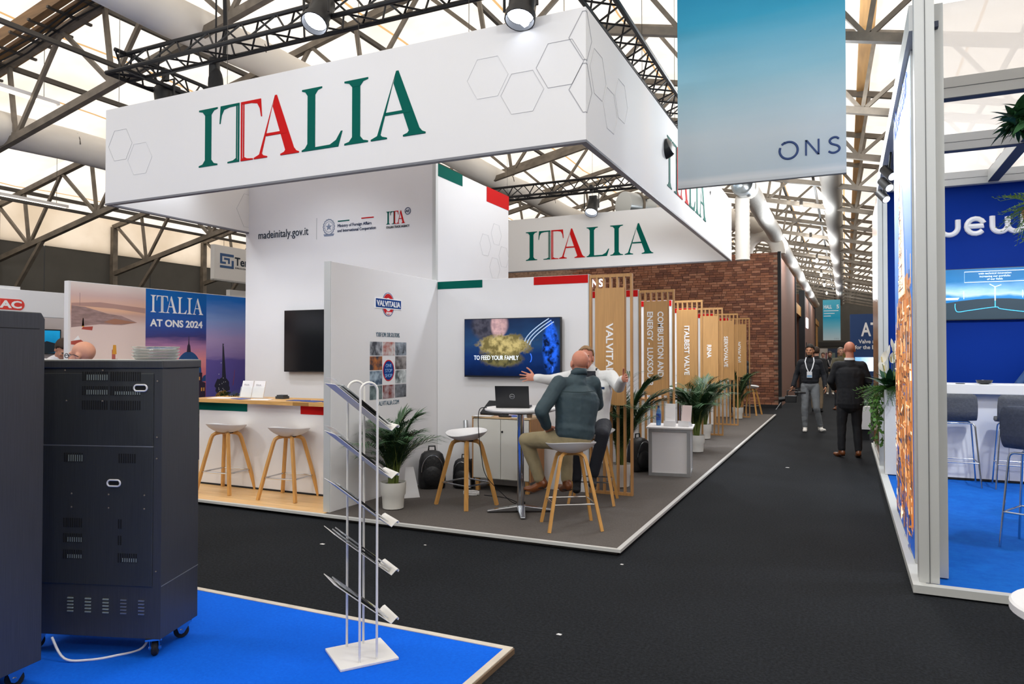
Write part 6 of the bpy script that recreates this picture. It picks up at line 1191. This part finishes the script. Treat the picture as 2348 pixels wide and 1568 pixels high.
# man in white jacket with outstretched arms, facing the viewer
def white_extra(t, g, Hm, s):
    c = MB(); n = 22
    for z_, r_ in ((-.045, .098), (.035, .078)): c.v += [tuple(g['neck'] + V((r_*math.cos(a), r_*math.sin(a), z_ + (-.03 if math.sin(a) > .6 else 0)))) for a in [2*PI*i/n for i in range(n)]]
    c.f = [(i, (i+1) % n, n+(i+1) % n, n+i) for i in range(n)]; c.m = [0]*n
    o = mk('collar', c, DNAVY, t, smooth=True); m_ = o.modifiers.new('s', 'SOLIDIFY'); m_.thickness = .014
    for sx in (): mk('shoulder_stripe', MB().tube([(g['neck'] + V((0, .02, .0))).lerp(g['sh'+sx], f_) + V((0, .0, .052 + .012*math.sin(PI*f_))) for f_ in (.35, .5, .65, .8, .95)], .012, 6), DNAVY, t)
    mk('zip', MB().tube([(0, .145 - .02*abs(z_-1.2), z_) for z_ in (1.0, 1.1, 1.2, 1.3, 1.4)], .005, 5), INK, t)
    mk('chest_mark', MB().box(-.12, -.06, .13, .15, 1.24, 1.26), NAVY, t)
person('man in a white jacket with both arms spread, facing the viewer', (-2.42, 7.22, 0), 197.5,
       dict(pelvis=(0, 0, .88), chest=(0, .03, 1.22), neck=(.03, .05, 1.42), head=(.075, .08, 1.56), shL=(-.19, .03, 1.37), shR=(.19, .03, 1.37), elL=(-.265, .23, 1.26), elR=(.44, .14, 1.33), wrL=(-.30, .46, 1.355), wrR=(.585, .26, 1.355),
            hipL=(-.1, .04, .85), hipR=(.1, .04, .85), knL=(-.10, .39, .80), knR=(.2, .37, .79), anL=(.0, .33, .36), anR=(.16, .31, .30), toeL=(.0, .48, .31), toeR=(.16, .46, .25)),
       'ruddy', WHITEJ, DNAVY, MATBLK, (M('sandy_hair', '#8f6f4c', .6, var=(30, .2)), 'thin'), .0045, head=(4, 0, -6), hands={'R': ((.95, .15, .12), (.1, -.1, 1), dict(curl=.12, spread=.2, tcurl=.3)), 'L': ((-.35, .7, .1), (.2, -.2, 1), dict(curl=.55, spread=.06, tcurl=.3))}, topk=dict(w=.185, d=.13, collar=.12), extra=white_extra, folds=.012)
# walker with camera rig
def walker_extra(t, g, Hm, s):
    lan = M('lanyard_white', '#dfe3ea', .6)
    for sx in (-1, 1): mk('lanyard', MB().tube([(sx*.07, .03, 1.535), (sx*.085, .115, 1.45), (sx*.055, .150, 1.32), (sx*.022, .158, 1.245)], 0, rect=(.02, .004), side=(1, 0, 0)), lan, t)
    mk('badge', MB().box(-.05, .05, .156, .160, 1.12, 1.245), lan, t); mk('badge_print', MB().box(-.045, .045, .1602, .161, 1.13, 1.17), M('badge_blue', '#7fa9cf', .6), t); mk('watch', MB().tube([g['wrL'] + V((.03*math.cos(a), .03*math.sin(a), .03)) for a in [2*PI*i/12 for i in range(12)]], .006, 5, closed=True), CHROME, t)
    mk('beard', MB().ell(Hm @ V((0, .04, -.098)), (.05, .054, .034), Hm.to_3x3()), M('black_hair', '#161210', .7), t, smooth=True)
WK = person('bearded man in a navy sweater walking up the aisle with a camera', (-.66, 16.0, 0), 178,
       stand_pose(knL=(-.12, .10, .5), anL=(-.19, -.04, .1), toeL=(-.27, .10, .06), knR=(.1, .06, .5), anR=(.1, .03, .09), toeR=(.1, .19, .035), elR=(.27, -.06, 1.17), wrR=(.33, .06, .93), elL=(-.26, -.04, 1.17), wrL=(-.29, .06, .93)),
       'tan', M('navy_knit', '#141821', .85, bump=(60, .1)), M('grey_trouser', '#6e7378', .85, bump=(60, .1)), M('white_sneaker', '#e6e3de', .6), (M('black_hair', '#161210', .7), 'full'), .009, head=(-2, 0, -8), topk=dict(name='sweater', hem=.08, collar=.06), shoe_sole=PAPER, extra=walker_extra, s=1.0)
cr_ = thing('camera_rig', 'black handheld video camera rig carried at the walking man\'s side', 'camera', (-1.02, 15.94, .62))
mk('camera_body', MB().box(-.12, .1, -.06, .06, -.02, .12), BLACK, cr_, bev=.01); mk('lens', MB().cyl((-.12, 0, .05), (-.24, 0, .03), .045, .05, n=14), BLACK, cr_, smooth=True); mk('top_handle', MB().tube([(-.08, 0, .12), (-.08, 0, .22), (.12, 0, .24), (.12, 0, .12)], .014, 6), BLACK, cr_); mk('monitor', MB().box(.06, .28, -.05, .05, .17, .2), BLACK, cr_, bev=.005); mk('rod', MB().cyl((-.2, -.03, -.03), (-.3, -.03, -.18), .01, n=8), ALU, cr_)
# suited man from behind
def suit_extra(t, g, Hm, s):
    mk('shirt_collar', MB().lathe([(.075, 0), (.07, .035), (.066, .035)], 20), PAPER, t, loc=g['neck'] + V((0, 0, .01)))
    mk('vent_seam', MB().tube([(0, -.158, .82), (0, -.15, 1.0)], .003, 5), MATBLK, t)
person('bald man in a black suit and brown shoes standing with his back turned', (.06, 12.3, 0), 6,
       stand_pose(elL=(-.27, .03, 1.18), elR=(.27, .03, 1.18), wrL=(-.2, .22, 1.05), wrR=(.2, .22, 1.05), toeL=(-.2, .13, .035), knL=(-.12, 0, .5), anL=(-.125, -.03, .09), anR=(.115, -.02, .09)),
       'ruddy', M('black_suit', '#11141b', .8, bump=(40, .05)), M('black_suit'), BROWN, None, .008, head=(-4, 0, 10), topk=dict(w=.2, d=.135, hem=-.1, collar=.05), extra=suit_extra, jacket_len=.14, folds=.015)
BLKH = M('black_hair'); BRNH = M('brown_hair', '#3b2a1e', .7)
person('man in an olive jacket and brown shoes hidden behind the suited man', (-.12, 22.9, 0), 195, stand_pose(elR=(.26, .1, 1.2), wrR=(.1, .25, 1.15), anR=(.18, .2, .09), toeR=(.28, .32, .035), knR=(.13, .14, .5)), 'far', M('olive_jacket', '#5a5644', .8), DNAVY, BROWN, (M('grey_hair', '#8a8078', .7), 'thin'), .012)
person('person in a black jacket walking away past the brown wall', (-.72, 21.5, 0), -5, stand_pose(anL=(-.1, .15, .09), toeL=(-.12, .3, .04), knL=(-.1, .14, .5)), 'far', M('black_jacket', '#15161b', .8), M('brown_trouser', '#7a6a56', .85), MATBLK, (BRNH, 'full'), .012)
person('young person in beige trousers with a white lanyard far down the aisle', (-.55, 31, 0), 182, stand_pose(wrL=(-.05, .25, 1.12), wrR=(.05, .25, 1.12), elL=(-.25, .05, 1.15), elR=(.25, .05, 1.15)), 'far', M('black_jacket'), M('beige_trouser', '#b3a48f', .85), M('white_sneaker'), (BRNH, 'full'), .014, s=.95, extra=lambda t, g, Hm, s: mk('lanyard', MB().tube([(-.07, .12, 1.38), (0, .16, 1.12), (.07, .12, 1.38)], .012, 5), PAPER, t))
person('person in a dark suit walking away farther down the aisle', (-.95, 27.5, 0), 8, stand_pose(), 'far', DNAVY, DNAVY, MATBLK, (BRNH, 'full'), .014, s=.98)
person('person in a pale top far down the aisle', (-.9, 35, 0), 170, stand_pose(), 'far', M('pale_shirt', '#c9b9b4', .85), DNAVY, MATBLK, (BRNH, 'full'), .016, s=.93)
person('tiny figure in grey near the far end of the aisle', (-.3, 44, 0), 180, stand_pose(), 'far', M('grey_coat', '#6a6a70', .85), DNAVY, MATBLK, (BRNH, 'full'), .018, s=.95)
# seated visitor at the platform end, half hidden by the last slat screen
person('person in navy seated on the far stool by the brick wall', (-2.33, 19.2, 0), 80, dict(pelvis=(0, -.02, .86), chest=(0, .02, 1.2), neck=(0, .04, 1.42), head=(0, .08, 1.58), shL=(-.18, .02, 1.36), shR=(.18, .02, 1.36), elL=(-.25, .12, 1.1), elR=(.25, .12, 1.1), wrL=(-.15, .36, 1.08), wrR=(.15, .36, 1.08), hipL=(-.1, .04, .83), hipR=(.1, .04, .83), knL=(-.12, .42, .8), knR=(.12, .42, .8), anL=(-.12, .36, .38), anR=(.12, .36, .38), toeL=(-.12, .5, .33), toeR=(.12, .5, .33)), 'far', DNAVY, DNAVY, MATBLK, (BRNH, 'full'), .012)
# visitors at the left
def glasses(t, g, Hm, s):
    P = lambda x, y, z: Hm @ V((x, y, z)); c = MB()
    for sx in (-1, 1):
        c.tube([P(sx*.035 + .026*math.cos(a), .104, .002 + .018*math.sin(a)) for a in [2*PI*i/14 for i in range(14)]], .003, 5, closed=True); c.tube([P(sx*.06, .1, .004), P(sx*.083, .02, .006), P(sx*.084, -.02, -.012)], .003, 5)
    mk('glasses', c, BLACK, t)
person('bald man with black glasses standing beyond the dark cabinets', (-5.72, 3.86, 0), 108, stand_pose(), 'fair', M('grey_shirt', '#7d8288', .85), DNAVY, MATBLK, None, .008, s=.95, head=(-3, 0, 8), extra=glasses)
person('dark-haired man in a striped shirt bowing his head beside the backdrop', (-9.6, 6.08, 0), -100, stand_pose(chest=(0, .05, 1.3), neck=(0, .13, 1.47), head=(0, .24, 1.6)), 'fair', M('striped_shirt', '#e2e2e6', .85), DNAVY, MATBLK, (BRNH, 'full'), .009, s=1.04, head=(-40, 0, 0), extra=lambda t, g, Hm, s: [mk('stripe', MB().tube([g['neck'] + V((.1*math.cos(a), .085*math.sin(a) - .03, -.035 - .03*i)) for a in [2*PI*k/20 for k in range(20)]], .009, 5, closed=True), NAVY, t) for i in range(3)])
person('man in a blue shirt behind the bar counter at the right edge', (2.34, 10.98, .0), 170, stand_pose(elR=(.34, .05, 1.2), wrR=(.3, .3, 1.16)), 'fair', M('blue_shirt', '#2c4a78', .85), DNAVY, MATBLK, (BRNH, 'full'), .011)
